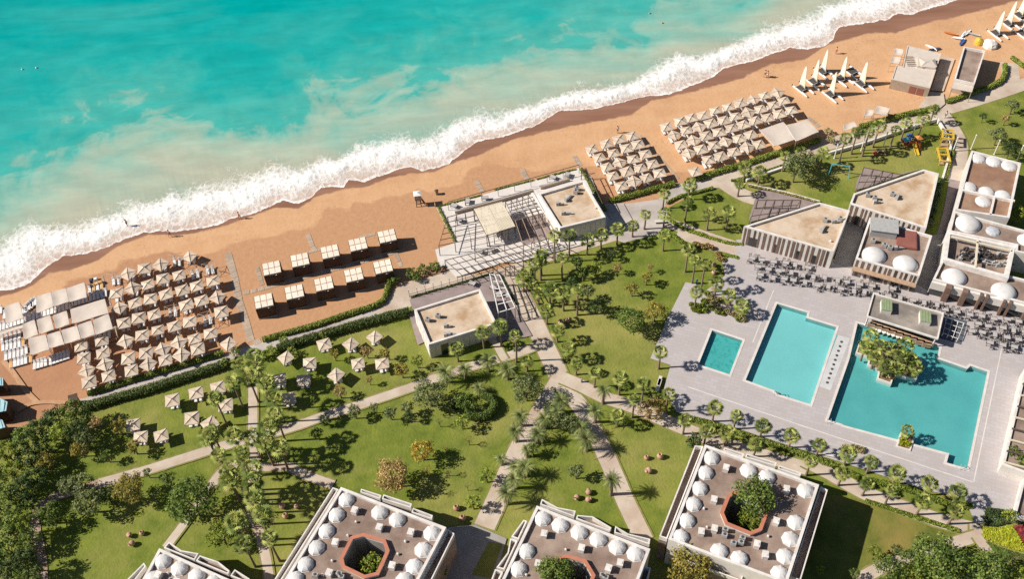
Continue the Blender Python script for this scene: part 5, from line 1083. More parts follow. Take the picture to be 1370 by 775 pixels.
# ---- parasols
def parasol_parts():
    S, z0, z1 = 1.05, 1.72, 2.05; b = MB()
    b.add([(-S, -S, z0), (S, -S, z0), (0, 0, z1), (0, -S, z0 - .03), (-S * .5, -S * .5, (z0 + z1) / 2 - .03), (S * .5, -S * .5, (z0 + z1) / 2 - .03), (0, -S * .5, (z0 + z1) / 2 - .07),
           (-S, -S, z0 - .14), (S, -S, z0 - .14), (0, -S, z0 - .17)],
          [(0, 3, 6, 4), (3, 1, 5, 6), (4, 6, 2), (6, 5, 2), (7, 9, 3, 0), (9, 8, 1, 3)])
    panel = b.mesh('canopy_panel', 'canopy')
    b = MB()
    for k in range(4):
        a = math.pi / 4 + k * math.pi / 2; r = S * math.sqrt(2)
        b.beam((0, 0, z1 + .035), (r * math.cos(a), r * math.sin(a), z0 + .035), .05, .05)
        b.beam((0, 0, 1.45), (r * .5 * math.cos(a), r * .5 * math.sin(a), (z0 + z1) / 2 - .06), .03, .03)
        a2 = a + math.pi / 2; b.beam((r * math.cos(a), r * math.sin(a), z0 - .02), (r * math.cos(a2), r * math.sin(a2), z0 - .02), .04, .04)
    frame = b.mesh('ribs', 'wood_grey')
    b = MB(); b.tube((0, 0, 0), (0, 0, z1 + .1), .035, .03, 8); b.lathe([(.06, z1 + .04), (.05, z1 + .12), (.01, z1 + .17)], 8); pole = b.mesh('pole', 'pole')
    b = MB(); b.lathe([(.34, 0), (.34, .05), (.30, .09), (.08, .11)], 10); base_ = b.mesh('base', 'concrete'); return panel, frame, pole, base_
PP = parasol_parts()
def parasol(x, y, label, group, rz, bare=False, z=1.85, white=False):
    c = G(x, y, z); t = thing('parasol', label, 'parasol', (c.x, c.y, 0), rz, group)
    if not bare:
        for k in range(4): link('canopy_panel', PP[0], t, None, k * math.pi / 2)
    t.rotation_euler = (random.gauss(0, .035), random.gauss(0, .035), rz); k_ = random.uniform(.94, 1.05); t.scale = (k_, k_, k_ * random.uniform(.95, 1.05))
    link('ribs', PP[1], t); link('pole', PP[2], t); link('base', PP[3], t); return t
def lounger_mesh():
    b = MB(); b.box((0, -.1, .24), .48, 1.4, .06); b.beam((0, .56, .30), (0, .95, .60), .48, .06)
    for sx in (-1, 1):
        for sy in (-.7, .5): b.box((sx * .2, sy, 0), .05, .05, .24)
        b.beam((sx * .23, -.8, .335), (sx * .23, .55, .335), .04, .035)
    fr = b.mesh('sun_lounger', 'plastic_white')
    b = MB(); b.box((0, -.14, .303), .40, 1.26, .06); b.beam((0, .47, .385), (0, .87, .67), .40, .07); b.beam((0, .70, .61), (0, .86, .73), .34, .06); return fr, b.mesh('mattress', 'cushion')
LF, LM = lounger_mesh(); LMO = LM.copy(); LMO.materials.clear(); LMO.materials.append(MATS['cushion_orange'])
def lounger(p, rz, label, group, orange=False):
    o = tag(link('sun_lounger', LF, None, (p[0], p[1], 0), rz), label, 'sun lounger', group); link('mattress', LMO if orange else LM, o); return o
ROWA = R_(14)          # rows run parallel to the water
def set_under(x, y, group, label, rz):
    c = G(x, y, 1.85)
    for s in (-.42, .42):
        d = Vector((s, .28 + random.uniform(-.12, .12))); d.rotate(Matrix.Rotation(rz, 2)); lounger((c.x + d.x, c.y + d.y), rz + random.uniform(-.06, .06), label, group)
WB = [(512, 135), (573, 117), (640, 98), (755, 65), (465, 215), (525, 195), (588, 177), (650, 157), (712, 140), (475, 272), (540, 255), (600, 238), (662, 218), (725, 202), (785, 185), (490, 335), (552, 315), (615, 298), (742, 263), (803, 245),
      (500, 403), (565, 383), (628, 363), (693, 345), (757, 328), (580, 452), (645, 435), (712, 412), (775, 397), (840, 375), (513, 472), (657, 480), (723, 460), (790, 438), (523, 520), (590, 500), (325, 425), (402, 405), (332, 472), (410, 452), (343, 522), (420, 498), (352, 570), (432, 545)]
WBP = px(z1, WB) + [(285, 376), (290, 396), (296, 417)]
gl = 'sun loungers under the beach parasols'
WR = [(0, 4), (4, 9), (9, 15), (15, 20), (20, 25), (25, 30), (30, 34), (34, 36)]
for i, (x, y) in enumerate(WBP):
    rz = random.choice((ROWA, ROWA, ROWA, ROWA, ROWA + R_(45))) + random.uniform(-.14, .14)
    row = [k for k, (a_, b_) in enumerate(WR) if a_ <= i < b_]
    if row: lab = 'beige parasol in the %s long row from the sea, %s from awnings' % (ORD[row[0]], ORD[i - WR[row[0]][0]])
    elif i < 44: lab = 'beige parasol in the double file below the awnings, %s pair, %s side' % (ORD[(i - 36) // 2], 'open sand' if i % 2 == 0 else 'long rows')
    else: lab = 'beige parasol in the column beside the boardwalk, %s from the sea' % ORD[i - 44]
    parasol(x, y, lab, 'beach parasols beside the awnings', rz); set_under(x, y, gl, 'white sun lounger under a beige parasol in the rows beside the awnings', ROWA)
for x, y in px(z1, [(452, 150), (697, 75), (770, 125), (680, 280)]) + [(278.4, 356), (275, 424)]:
    parasol(x, y, 'bare parasol frame without its cloth among the beige beach parasols', 'bare parasol frames', ROWA + random.uniform(-.2, .2), True); set_under(x, y, gl, 'white sun lounger under a bare parasol frame', ROWA)
t = parasol(305, 459, 'tilted pale parasol standing at the foot of the boardwalk', None, ROWA + .5)
tM5 = tile(750, 110)
for i, q in enumerate(((210, 440), (308, 405), (392, 380), (480, 355), (260, 500), (355, 470), (440, 435), (520, 415), (310, 560), (395, 530), (485, 510), (570, 480), (350, 625), (445, 595), (535, 570), (618, 540), (405, 690), (490, 660), (578, 635), (665, 605))):
    x, y = tM5(*q); parasol(x, y, 'beige parasol of the smaller block, %s row from the sea, %s from beach bar' % (ORD[i // 4], ORD[i % 4]), 'parasols next to the beach bar', ROWA + random.choice((0, 0, 0, .7)) + random.uniform(-.12, .12)); set_under(x, y, gl, 'white sun lounger in the smaller parasol block next to the beach bar', ROWA)
EB = [(465, 240), (530, 215), (580, 200), (640, 185), (700, 165), (758, 148), (815, 128), (875, 112), (930, 95), (985, 82), (500, 280), (560, 260), (618, 243), (675, 225), (735, 208), (792, 190), (850, 172), (910, 155), (968, 138), (1020, 120), (535, 325), (592, 305), (650, 285), (712, 268), (772, 250), (830, 232), (885, 215), (942, 197), (1000, 180), (1055, 163), (568, 368), (628, 348), (688, 328), (745, 312), (808, 297), (863, 282), (660, 400), (720, 378), (783, 358), (842, 338), (900, 325)]
bm = MB()
ER = [0, 10, 20, 30, 36]
for i, q in enumerate(EB):
    k_ = max(k for k in range(5) if ER[k] <= i)
    x, y = z4(*q); parasol(x, y, 'beige parasol of the larger block, %s row from the sea, %s from beach bar' % (ORD[k_], ORD[i - ER[k_]]), 'parasols beside the sand coloured awning', ROWA + random.choice((0, 0, 0, .7)) + random.uniform(-.12, .12))
    c = G(x, y, 1.85)
    for s in (-.42, .42):
        d = Vector((s, .28)); d.rotate(Matrix.Rotation(ROWA, 2)); M_ = Matrix.Translation((c.x + d.x, c.y + d.y, 0)) @ Matrix.Rotation(ROWA + random.uniform(-.06, .06), 4, 'Z')
        for me_, mi in ((LF, 0), (LM, 1)): bm.add([M_ @ v.co for v in me_.vertices], [tuple(p.vertices) for p in me_.polygons], mi)
stuff(tag(bm.build('sun_lounger_rows', ['plastic_white', 'cushion']), 'white sun loungers under the larger parasol block', 'sun loungers'))
parasol(930, 228, 'single white parasol beside the hedge between the parasol blocks', None, .3); 
GP = [tI(*q) for q in ((540, 62), (700, 100), (880, 180), (1025, 105), (1190, 110), (497, 212), (660, 215), (560, 335), (85, 265), (140, 385), (35, 510))] + [tO(*q) for q in ((795, 750), (975, 750), (1135, 700))] + [tM(*q) for q in ((1155, 350), (1308, 305), (1278, 470), (888, 515), (935, 598), (1075, 585))]
dia = {0, 2, 12, 13, 10}
for i, (x, y) in enumerate(GP):
    rz = (R_(45) if i in dia else R_(12)) + random.uniform(-.15, .15)
    parasol(x, y, 'beige parasol spread out on the grass of the garden lawn', 'garden lawn parasols', rz); set_under(x, y, 'loungers on the garden lawn', 'white sun lounger under a parasol on the garden lawn', R_(10))
# ---- stretched awnings and lounger rows
def awning(label, poly_px, z=2.5, group=None, m='canopy_white'):
    pl = [Vector((p.x, p.y)) for p in W(poly_px, z)]; c = sum(pl, Vector((0, 0))) / 4; t = wthing('awning', label, 'awning', c, group); b = MB()
    N = 6; vs_ = []
    for i in range(N + 1):
        for j in range(N + 1):
            u, v = i / N, j / N; p = lerp(lerp(pl[0], pl[1], u), lerp(pl[3], pl[2], u), v); vs_.append((p.x, p.y, z - .18 * math.sin(math.pi * u) * math.sin(math.pi * v) - .05 * math.sin(math.pi * 2 * u)))
    b.add(vs_, [(i * (N + 1) + j, (i + 1) * (N + 1) + j, (i + 1) * (N + 1) + j + 1, i * (N + 1) + j + 1) for i in range(N) for j in range(N)]); b.build('cloth', m, t, True)
    for p, q in zip(pl, pl[1:] + pl[:1]):
        d = (c - p).normalized() * .06; b = MB(); b.tube((p.x + d.x, p.y + d.y, 0), (p.x + d.x, p.y + d.y, z + .05), .045, .04, 7); b.build('post', 'pole', t)
        b = MB(); b.beam((p.x, p.y, z - .02), (q.x, q.y, z - .02), .06, .06); b.build('edge_bar', 'white_trim', t)
AW = [((30, 500), (130, 470), (155, 580), (40, 615)), ((240, 435), (340, 405), (355, 505), (245, 545)), ((342, 405), (440, 378), (460, 470), (357, 500)), ((442, 380), (565, 340), (580, 440), (462, 470)), ((150, 620), (230, 590), (255, 690), (160, 720)), ((245, 590), (335, 560), (360, 655), (265, 685)), ((355, 560), (445, 530), (465, 620), (375, 650)), ((470, 520), (700, 450), (725, 545), (485, 615)),
      ((190, 715), (305, 690), (330, 790), (205, 825)), ((315, 690), (400, 665), (430, 755), (330, 780)), ((410, 660), (515, 630), (540, 720), (435, 750)), ((520, 625), (610, 595), (635, 690), (545, 715)), ((625, 590), (725, 550), (755, 650), (640, 690))]
AL = ['white cloth awning standing apart at the seaward end of its row', 'white cloth awning, first of three joined in the seaward row', 'white cloth awning, middle of three joined in the seaward row', 'white cloth awning, last of three in the seaward row, next to stacked gear', 'white cloth awning starting the middle row', 'white cloth awning, second in the middle row', 'white cloth awning, third in the middle row', 'double width white cloth awning ending the middle row', 'white cloth awning starting the landward row', 'white cloth awning, second in the landward row', 'white cloth awning, third in the landward row', 'white cloth awning, fourth in the landward row', 'white cloth awning ending the landward row by the beige parasols']
for q, l in zip(AW, AL): awning(l, px(tL, q))
awning('long narrow white cloth strip over sand left of the middle awnings', px(tL, [(-60, 682), (150, 625), (152, 645), (-60, 705)]), 1.6)
awning('large sand coloured flat awning beside the larger parasol block', px(tC, [(970, 95), (1130, 40), (1235, 150), (1070, 200)]), 2.6); awning('large sand coloured flat awning joining its twin by the hedge', px(tC, [(1150, 65), (1290, 25), (1368, 105), (1215, 168)]), 2.7)
awning('small white awning on the sand beside the playground hedge', px(tR, [(390, 705), (475, 725), (450, 768), (370, 755)]), 2.2); awning('small white awning next to a slightly larger one by the hedge', px(tR, [(315, 735), (370, 735), (355, 775), (300, 775)]), 2.2)
awning('small white awning on the sand beside the beach hut, nearer the sea', px(tR, [(508, 320), (565, 330), (555, 370), (498, 358)]), 2.4); awning('small white awning on the sand beside the beach hut door', px(tR, [(490, 378), (550, 380), (535, 425), (475, 415)]), 2.4)
awning('small pale awning beside the hedge near the white shrubs', px(tD, [(165, 62), (235, 35), (255, 72), (165, 98)]), 2.0)
def lrow(t, a, e, n, label, orange=(), rz=ROWA):
    for k in range(n):
        x, y = t(lerp(a[0], e[0], k / max(1, n - 1)), lerp(a[1], e[1], k / max(1, n - 1))); p = G(x, y, .3)
        if random.random() < .96: lounger(p, rz + random.uniform(-.05, .05), label, 'loungers around the awnings', k in orange)
LR = 'white sun lounger in the row between the seaward and middle awnings'
lrow(tL, (175, 580), (470, 492), 13, LR); lrow(tL, (480, 478), (705, 412), 10, LR)
LR = 'white sun lounger scattered beside the awning that stands apart'
lrow(tL, (0, 640), (150, 590), 7, LR); lrow(tL, (5, 525), (30, 560), 2, LR); lrow(tL, (150, 540), (215, 480), 4, LR); lrow(tL, (180, 510), (235, 470), 3, LR); lrow(tL, (600, 395), (680, 365), 4, LR, (1, 3))
LR = 'white sun lounger in the open rows on sand left of the awnings'
lrow(tL, (15, 725), (130, 692), 5, LR); lrow(tL, (20, 775), (155, 745), 6, LR, (5,)); lrow(tM, (40, 62), (175, 20), 6, LR); lrow(tM, (75, 112), (172, 85), 5, LR, (0,)); lrow(tM, (205, 75), (230, 68), 2, LR, (0,))
LR = 'white sun lounger in the closed row in front of the landward awnings'
lrow(tM, (232, 122), (305, 100), 4, LR); lrow(tM, (338, 92), (455, 52), 6, LR); lrow(tL, (640, 715), (760, 680), 5, LR)
# gear heap
for q, m in (((640, 330), 'cushion'), ((620, 335), 'cloth_dark'), ((650, 360), 'cushion_orange'), ((675, 350), 'cushion_orange'), ((610, 375), 'cloth_dark')):
    p = G(*tL(*q)); b = MB(); b.box((0, 0, 0), .9, .6, .35); b.box((.05, .02, .353), .8, .55, .14, .2); b.box((-.03, .01, .496), .75, .5, .12, -.15); o = b.build('cushion_pile', m); o.location = (p.x, p.y, 0); o.rotation_euler = (0, 0, random.uniform(-.5, .5)); tag(o, {'cushion': 'pale cushion pile beside the last seaward awning', 'cloth_dark': 'dark cushion pile beside the last seaward awning', 'cushion_orange': 'orange cushion pile beside the last seaward awning'}[m], 'cushions', 'cushion piles by the awnings')
# ---- cabanas
def cabana_parts():
    W2, D2, H = 1.45, 1.35, 2.55; P_ = {}
    b = MB(); b.box((0, 0, 0), 3.1, 3.0, .18); P_['floor'] = b.mesh('floor', 'wood_grey')
    b = MB()
    for x in (-W2, W2):
        for y in (-D2, D2): b.box((x, y, .18), .14, .14, H - .38)
    for y in (-D2, D2): b.box((0, y, H - .20), 3.04, .16, .18)
    for x in (-W2, W2): b.box((x, 0, H - .20), .16, 2.5, .18)
    P_['frame'] = b.mesh('frame', 'dark_wood')
    b = MB(); b.box((0, -D2 - .003, .18), 2.7, .06, 1.95)
    for k in range(9): b.box((-1.3 + k * .325, -D2 - .06, .2), .05, .05, 1.9)
    P_['back_screen'] = b.mesh('back_screen', 'dark_wood')
    b = MB(); b.box((0, 0, .18), .07, 2.5, 1.9)
    for k in range(7): b.box((0, -1.2 + k * .4, .2), .11, .05, 1.86)
    P_['side_screen'] = b.mesh('side_screen', 'dark_wood')
    b = MB(); b.box((0, 0, 0), .90, 1.30, .10); b.box((0, 0, .10), .84, 1.24, .05); P_['panel'] = b.mesh('roof_panel', 'panel_cream')
    b = MB(); b.box((0, .1, .18), 2.2, 1.9, .35); b.box((0, .1, .533), 2.1, 1.8, .16); b.box((-.6, -.6, .70), .7, .35, .14, .1); b.box((.5, -.6, .70), .7, .35, .14, -.1); P_['daybed'] = b.mesh('daybed', 'cushion'); return P_
CP = cabana_parts()
CAB = [[(448, 245), (637, 190), (838, 135), (1025, 85), (1220, 30)], [(395, 465), (600, 405), (797, 350), (997, 290), (1193, 235)]]
for r, row in enumerate(CAB):
    for i, q in enumerate(row):
        c = G(*tO(*q), 2.6); lab = '%s cream roofed cabana from the long boardwalk in the %s row' % (ORD[i], ('seaward', 'landward')[r])
        t = thing('cabana', lab, 'cabana', (c.x, c.y, 0), R_(13), 'cream roofed beach cabanas')
        for k in ('floor', 'frame', 'back_screen'): link(k, CP[k], t)
        link('side_screen', CP['side_screen'], t, (1.45, 0, 0)); link('side_screen', CP['side_screen'], t, (-1.45, 0, 0))
        for ix in range(3):
            for iy in range(2): o = link('roof_panel', CP['panel'], t, (-.99 + ix * .99, -.69 + iy * 1.38, 2.535 + random.uniform(0, .02)), random.uniform(-.012, .012))
        c2 = c + Vector((.1, .2, 0)); d = tag(link('daybed', CP['daybed'], None, (c2.x, c2.y, 0), R_(13)), 'pale daybed inside the %s cabana of the %s row' % (ORD[i], ('seaward', 'landward')[r]), 'daybed', 'daybeds in the cabanas')
# ---- boardwalks of timber panels
def boardwalk(pts, w_=1.15, L=1.05):
    line = W(pts); root = None
    for a, e in zip(line, line[1:]):
        n = max(1, round((e - a).length / L)); d = (e - a).normalized(); ang = math.atan2(d.y, d.x)
        for k in range(n):
            p = lerp(a, e, (k + .5) / n); b = MB(); q = random.uniform(-.04, .04); c_, s_ = math.cos(ang + q), math.sin(ang + q)
            for j in range(4):
                o = ((j + .5) / 4 - .5) * (L * .97); b.box((p.x + o * c_, p.y + o * s_, .006 + random.uniform(0, .012)), L * .97 / 4 - .03, w_, .05, ang + q)
            o = b.build('deck_panel', 'wood_grey', root)
            if root is None: o.name = 'boardwalk'; struct(o); root = o
boardwalk(px(tO, [(155, 145), (200, 310), (230, 470), (270, 590), (310, 735)]), 1.2); boardwalk(px(tO, [(255, 415), (400, 380), (520, 345), (730, 290), (940, 235), (1110, 185), (1270, 138)]), .8)
boardwalk(px(tO, [(690, 20), (720, 100), (740, 130)]), .8); boardwalk(px(tO, [(350, 240), (385, 360)]), .7); boardwalk(px(tO, [(1278, 145), (1300, 200), (1315, 240)]), .7); boardwalk(px(tO, [(340, 720), (360, 760)]), 1.2)
boardwalk(px(tK, [(445, 210), (490, 290)]), .9); boardwalk(px(tK, [(750, 130), (790, 205)]), .9); boardwalk(px(tK, [(1100, 45), (1140, 110)]), .9)
boardwalk(px(tO, [(690, 140), (750, 125), (800, 112)]), .6); boardwalk(px(tO, [(1040, 40), (1140, 15)]), .6); boardwalk(px(tC, [(1290, 5), (1370, 75)]), .8)
boardwalk(px(tC, [(170, 130), (430, 420)]), .35); boardwalk(px(tL, [(683, 300), (712, 400), (740, 500), (765, 620), (780, 700)]), .35)
# ---- catamarans
def cat_parts():
    b = MB()
    for k, (x, w_, h, z) in enumerate([]): pass
    prof = [(-2.2, .10, .30, .06), (-1.6, .20, .42, .02), (0, .25, .46, 0), (1.4, .20, .46, .02), (2.1, .08, .48, .10), (2.35, .012, .50, .22)]
    vs_ = []
    for x, hw, top, bot in prof: vs_ += [(x, -hw, top), (x, hw, top), (x, hw * .8, (top + bot) / 2), (x, 0, bot), (x, -hw * .8, (top + bot) / 2)]
    fs = [(i * 5 + j, i * 5 + (j + 1) % 5, (i + 1) * 5 + (j + 1) % 5, (i + 1) * 5 + j) for i in range(len(prof) - 1) for j in range(5)] + [(4, 3, 2, 1, 0), tuple(range(len(vs_) - 5, len(vs_)))]
    b.add(vs_, [tuple(reversed(f)) for f in fs]); hull = b.mesh('hull', 'plastic_white')
    b = MB(); b.box((-.4, 0, .52), 1.7, 1.9, .04); tramp = b.mesh('trampoline', 'metal_dark')
    b = MB(); b.beam((.5, -1.05, .58), (.5, 1.05, .58), .1, .1); b.beam((-1.3, -1.05, .58), (-1.3, 1.05, .58), .1, .1); beams = b.mesh('crossbeams', 'metal_grey')
    b = MB(); b.tube((.5, 0, .55), (-.28, 0, 6.2), .05, .035, 7); mast = b.mesh('mast', 'metal_grey')
    def sail(front, back, m):
        b = MB(); N = 10; vs_ = []
        for i in range(N + 1):
            t = i / N; z = .95 + 5.2 * t; wid = 1.75 * (1 - t) ** .55 * (1 - .1 * t) + .06
            for f in (front, back):
                x = .42 - .70 * t - wid * f; vs_ += [(x, .16 * math.sin(f * 3.0) * (1 - t * .3) + .02, z + .12 * f), (x, .16 * math.sin(f * 3.0) * (1 - t * .3) - .02, z + .12 * f)]
        b.add(vs_, [q for i in range(N) for q in ((i * 4, i * 4 + 2, i * 4 + 6, i * 4 + 4), (i * 4 + 1, i * 4 + 5, i * 4 + 7, i * 4 + 3), (i * 4 + 2, i * 4 + 3, i * 4 + 7, i * 4 + 6), (i * 4, i * 4 + 4, i * 4 + 5, i * 4 + 1))] + [(N * 4, N * 4 + 2, N * 4 + 3, N * 4 + 1), (0, 1, 3, 2)]); return b.mesh('sail', m, False)
    b = MB(); b.beam((.4, 0, .95), (-1.5, 0, 1.0), .06, .08); boom = b.mesh('boom', 'metal_grey')
    b = MB(); b.box((-2.3, 0, .1), .05, .25, .5); rud = b.mesh('rudder', 'metal_dark')
    return hull, tramp, beams, mast, sail(.28, 1, 'sail'), sail(0, .28, 'sail_yellow'), boom, rud
KP = cat_parts()
def catamaran(t, base, stern, bow, label, sail=True, s=.92):
    c = G(*t(*base)); a, e = G(*t(*stern)), G(*t(*bow)); d = e - a; rz = math.atan2(d.y, d.x)
    r = thing('catamaran', label, 'catamaran', (c.x, c.y, 0), rz, 'beached catamarans'); r.scale = (s, s, s)
    for y in (-.95, .95): h = link('hull', KP[0], r, (0, y, 0)); link('rudder', KP[7], h)
    link('trampoline', KP[1], r); link('crossbeams', KP[2], r)
    if sail:
        link('mast', KP[3], r); a = random.uniform(-.1, .1) - .15; link('boom', KP[6], r, None, a); sl_ = link('sail', KP[4], r, None, a); link('luff_panel', KP[5], sl_)
D_ = lambda b: ((b[0] - 40, b[1] - 32), (b[0] + 40, b[1] + 32))
for q, l in (((370, 605), 'catamaran with white sail standing nearest the larger parasol block'), ((452, 560), 'catamaran with yellow edged sail behind the one by the parasols'), ((510, 492), 'catamaran with white sail closest to the water'), ((565, 645), 'catamaran with white sail closest to the promenade hedge'), ((635, 540), 'catamaran with yellow edged sail in the middle of the group'), ((770, 575), 'catamaran with tall white sail next to the beige beach hut')):
    catamaran(tS, q, *D_(q), l)
catamaran(tS, (705, 492), (665, 460), (745, 524), 'catamaran without sail behind the tall sailed one by the hut', False)
for q, l in (((1190, 235), 'catamaran with yellow sail standing apart beyond the brown roofed hut'), ((1270, 170), 'catamaran with tall white sail beyond the brown roofed hut'), ((1345, 115), 'catamaran with white sail farthest along the beach'), ((1365, 235), 'catamaran beyond the hut nearest the promenade bend')): catamaran(tR, q, *D_(q), l)
# canoes and boards heaped by the hut
for k, (q, l, m) in enumerate((((930, 262), 'white canoe in the heap behind the brown roofed hut', 'plastic_white'), ((955, 285), 'dark blue canoe in the heap behind the brown roofed hut', 'blue'), ((985, 225), 'pale canoe propped across the heap of boats', 'cushion'), ((960, 235), 'white surfboard lying on the heap of boats', 'plastic_white'), ((880, 230), 'orange canoe beside the heap of boats', 'orange'), ((1030, 235), 'grey canoe at the end of the heap of boats', 'metal_grey'), ((745, 325), 'white dinghy behind the beige beach hut', 'plastic_white'), ((770, 335), 'dark dinghy behind the beige beach hut', 'cloth_dark'))):
    p = G(*tR(*q)); b = MB(); o = b; vs_ = []
    pr = [(-1.4, .02, .3, .2), (-1, .25, .36, .06), (0, .34, .36, 0), (1, .25, .36, .06), (1.4, .02, .3, .2)]
    for x, hw, tp, bt in pr: vs_ += [(x, -hw, tp), (x, -hw * .7, tp - .1), (x, hw * .7, tp - .1), (x, hw, tp), (x, 0, bt)]
    b.add(vs_, [(i * 5 + (j + 1) % 5, i * 5 + j, (i + 1) * 5 + j, (i + 1) * 5 + (j + 1) % 5) for i in range(4) for j in range(5)]); o = b.build('canoe', m); o.location = (p.x, p.y, .0); o.rotation_euler = (0, 0, random.uniform(-1, 1.2)); tag(o, l, 'boat', 'boats heaped by the huts')
for q, l, r, m in (((1065, 290), 'yellow rolled canopy beside the white covered gear', .9, 'yellow'), ((1140, 305), 'white covered heap of gear behind the brown roofed hut', 1.5, 'white')):
    p = G(*tR(*q)); b = MB(); rn = random.Random(3)
    prof = [(r, 0), (r * .98, .5), (r * .8, .95), (r * .4, 1.25), (r * .1, 1.3)]; b.lathe(prof, 11); b.v = [(v[0] + .15 * r * mn.noise(Vector(v) * 1.3), v[1] + .15 * r * mn.noise(Vector(v) * 1.7 + Vector((5, 0, 0))), v[2] * (1 + .3 * mn.noise(Vector(v)))) for v in b.v]; o = b.build('covered_gear', m); o.location = (p.x, p.y, 0); tag(o, l, 'covered gear')
for q, l in (((60, 100), 'round white flowering shrub beside the sand coloured awning'), ((80, 158), 'broad white flowering shrub beside the promenade hedge')):
    x, y = tD(*q); tree(x, y, 7 if q[0] == 60 else 8, 'grassy', l, zc=.9, name='round_bush')
# ---- lifeguard tower
p = G(*tK(62, 372)); t = thing('lifeguard_tower', 'white topped lifeguard tower alone on the open sand', 'tower', (p.x, p.y, 0), .1); t.scale = (.8, .8, .75)
b = MB()
for x in (-.6, .6):
    for y in (-.6, .6): b.beam((x, y, 0), (x * .75, y * .75, 2.3), .12, .12)
for z in (.8, 1.6): b.box((0, -.5, z), 1.1, .07, .08); b.box((0, .5, z), 1.1, .07, .08)
b.build('legs', 'dark_wood', t); b = MB(); b.box((0, 0, 2.3), 1.4, 1.4, .1); b.build('platform', 'dark_wood', t); b = MB()
for k in range(6): b.box((1.4 - .12 * k, 0, .3 * k + .2), .12, .8, .05)
b.beam((1.5, -.4, .1), (.7, -.4, 2.3), .08, .08); b.beam((1.5, .4, .1), (.7, .4, 2.3), .08, .08); b.build('ladder', 'dark_wood', t)
b = MB()
for x in (-.6, .6):
    for y in (-.6, .6): b.box((x, y, 2.4), .08, .08, 1.5)
b.box((0, .6, 2.4), 1.2, .04, .7); b.build('cabin', 'dark_wood', t); b = MB(); b.add([(-.85, -.85, 3.9), (.85, -.85, 3.9), (.85, .85, 3.9), (-.85, .85, 3.9), (0, 0, 4.3)], [(0, 1, 4), (1, 2, 4), (2, 3, 4), (3, 0, 4), (3, 2, 1, 0)]); b.build('roof', 'white', t)
p = G(*tK(182, 300)); t = thing('waste_bin', 'small wooden waste bin on the sand near the lifeguard tower', 'bin', (p.x, p.y, 0)); b = MB(); b.lathe([(.28, 0), (.32, .9)], 10); b.build('drum', 'wood', t); b = MB(); b.lathe([(.36, .9), (.36, .98), (.1, 1.1)], 10); b.build('lid', 'dark_wood', t)
# ---- clay jars on the lawns
b = MB(); b.lathe([(.16, 0), (.36, .14), (.45, .38), (.40, .60), (.22, .76), (.20, .82), (.26, .88), (.24, .90), (.17, .84), (.17, .6)], 14); JAR = b.mesh('clay_jar', 'clay', True)
for t_, L, lab in ((tP, [(1130, 220), (1200, 215), (1178, 250)], 'clay jar in the trio on the lawn between the diverging walks'), (tP, [(313, 302), (355, 370)], 'clay jar in the pair beside the hotel shadow'), (tE, [(1010, 437), (1058, 420), (1035, 470)], 'clay jar in the trio beside the upper garden walk'), (tG, [(215, 740), (305, 732)], 'clay jar in the pair on the lawn by the poolside hotel'), (tQ, [(245, 48)], 'clay jar standing alone on the lawn by the poolside hotel'), (tN, [(860, 472), (950, 470), (900, 530)], 'clay jar in the trio on the lawn above the corner hotel'), (tJ, [(535, 300), (600, 292), (540, 355)], 'clay jar in the trio in the shade of the palm avenue'), (tB, [(680, 220), (665, 275)], 'clay jar in the pair beside the terrace walkway')):
    for q in L:
        p = G(*t_(*q), .3); s = random.uniform(.85, 1.15); o = link('clay_jar', JAR, None, (p.x, p.y, .01), random.uniform(0, 6), (s, s, s)); tag(o, lab, 'jar', 'clay jars on the lawns')
        if random.random() < .35: o.rotation_euler = (R_(70), 0, random.uniform(0, 6)); o.location.z = .38 * s
# ---- dining tables and chairs on the terrace
b = MB(); b.box((0, 0, .72), 1.15, .75, .04); TT = b.mesh('table_top', 'table_top'); b = MB()
for x in (-.52, .52):
    for y in (-.32, .32): b.box((x, y, 0), .07, .07, .717)
for y in (-.4, .4): b.box((0, y, .68), 1.2, .045, .085)
for x in (-.61, .61): b.box((x, 0, .68), .045, .73, .085)
TL_ = b.mesh('legs', 'metal_dark')
b = MB(); b.box((0, 0, .42), .46, .46, .05); CS = b.mesh('seat', 'table_top'); b = MB()
for x in (-.23, .23):
    b.box((x, .22, 0), .045, .045, .42); b.box((x, -.24, 0), .05, .05, .92); b.beam((x, -.24, .66), (x, .24, .66), .05, .05); b.box((x, .24, 0), .045, .045, .66)
b.box((0, -.24, .85), .46, .05, .09); b.box((0, -.24, .62), .46, .04, .06); CF_ = b.mesh('frame', 'metal_dark')
REG = [('outside the striped louvre fronts', [(1001, 342), (1112, 370), (1182, 388), (1246, 402), (1262, 410), (1240, 421), (1190, 406), (1165, 409), (1118, 398), (1066, 391), (1008, 378)]), ('between the pool bar and the pier fronted pavilion', [(1240, 408), (1272, 412), (1372, 438), (1372, 478), (1345, 478), (1298, 455), (1294, 432), (1255, 420)])]
TANG = -.29; nch = 0
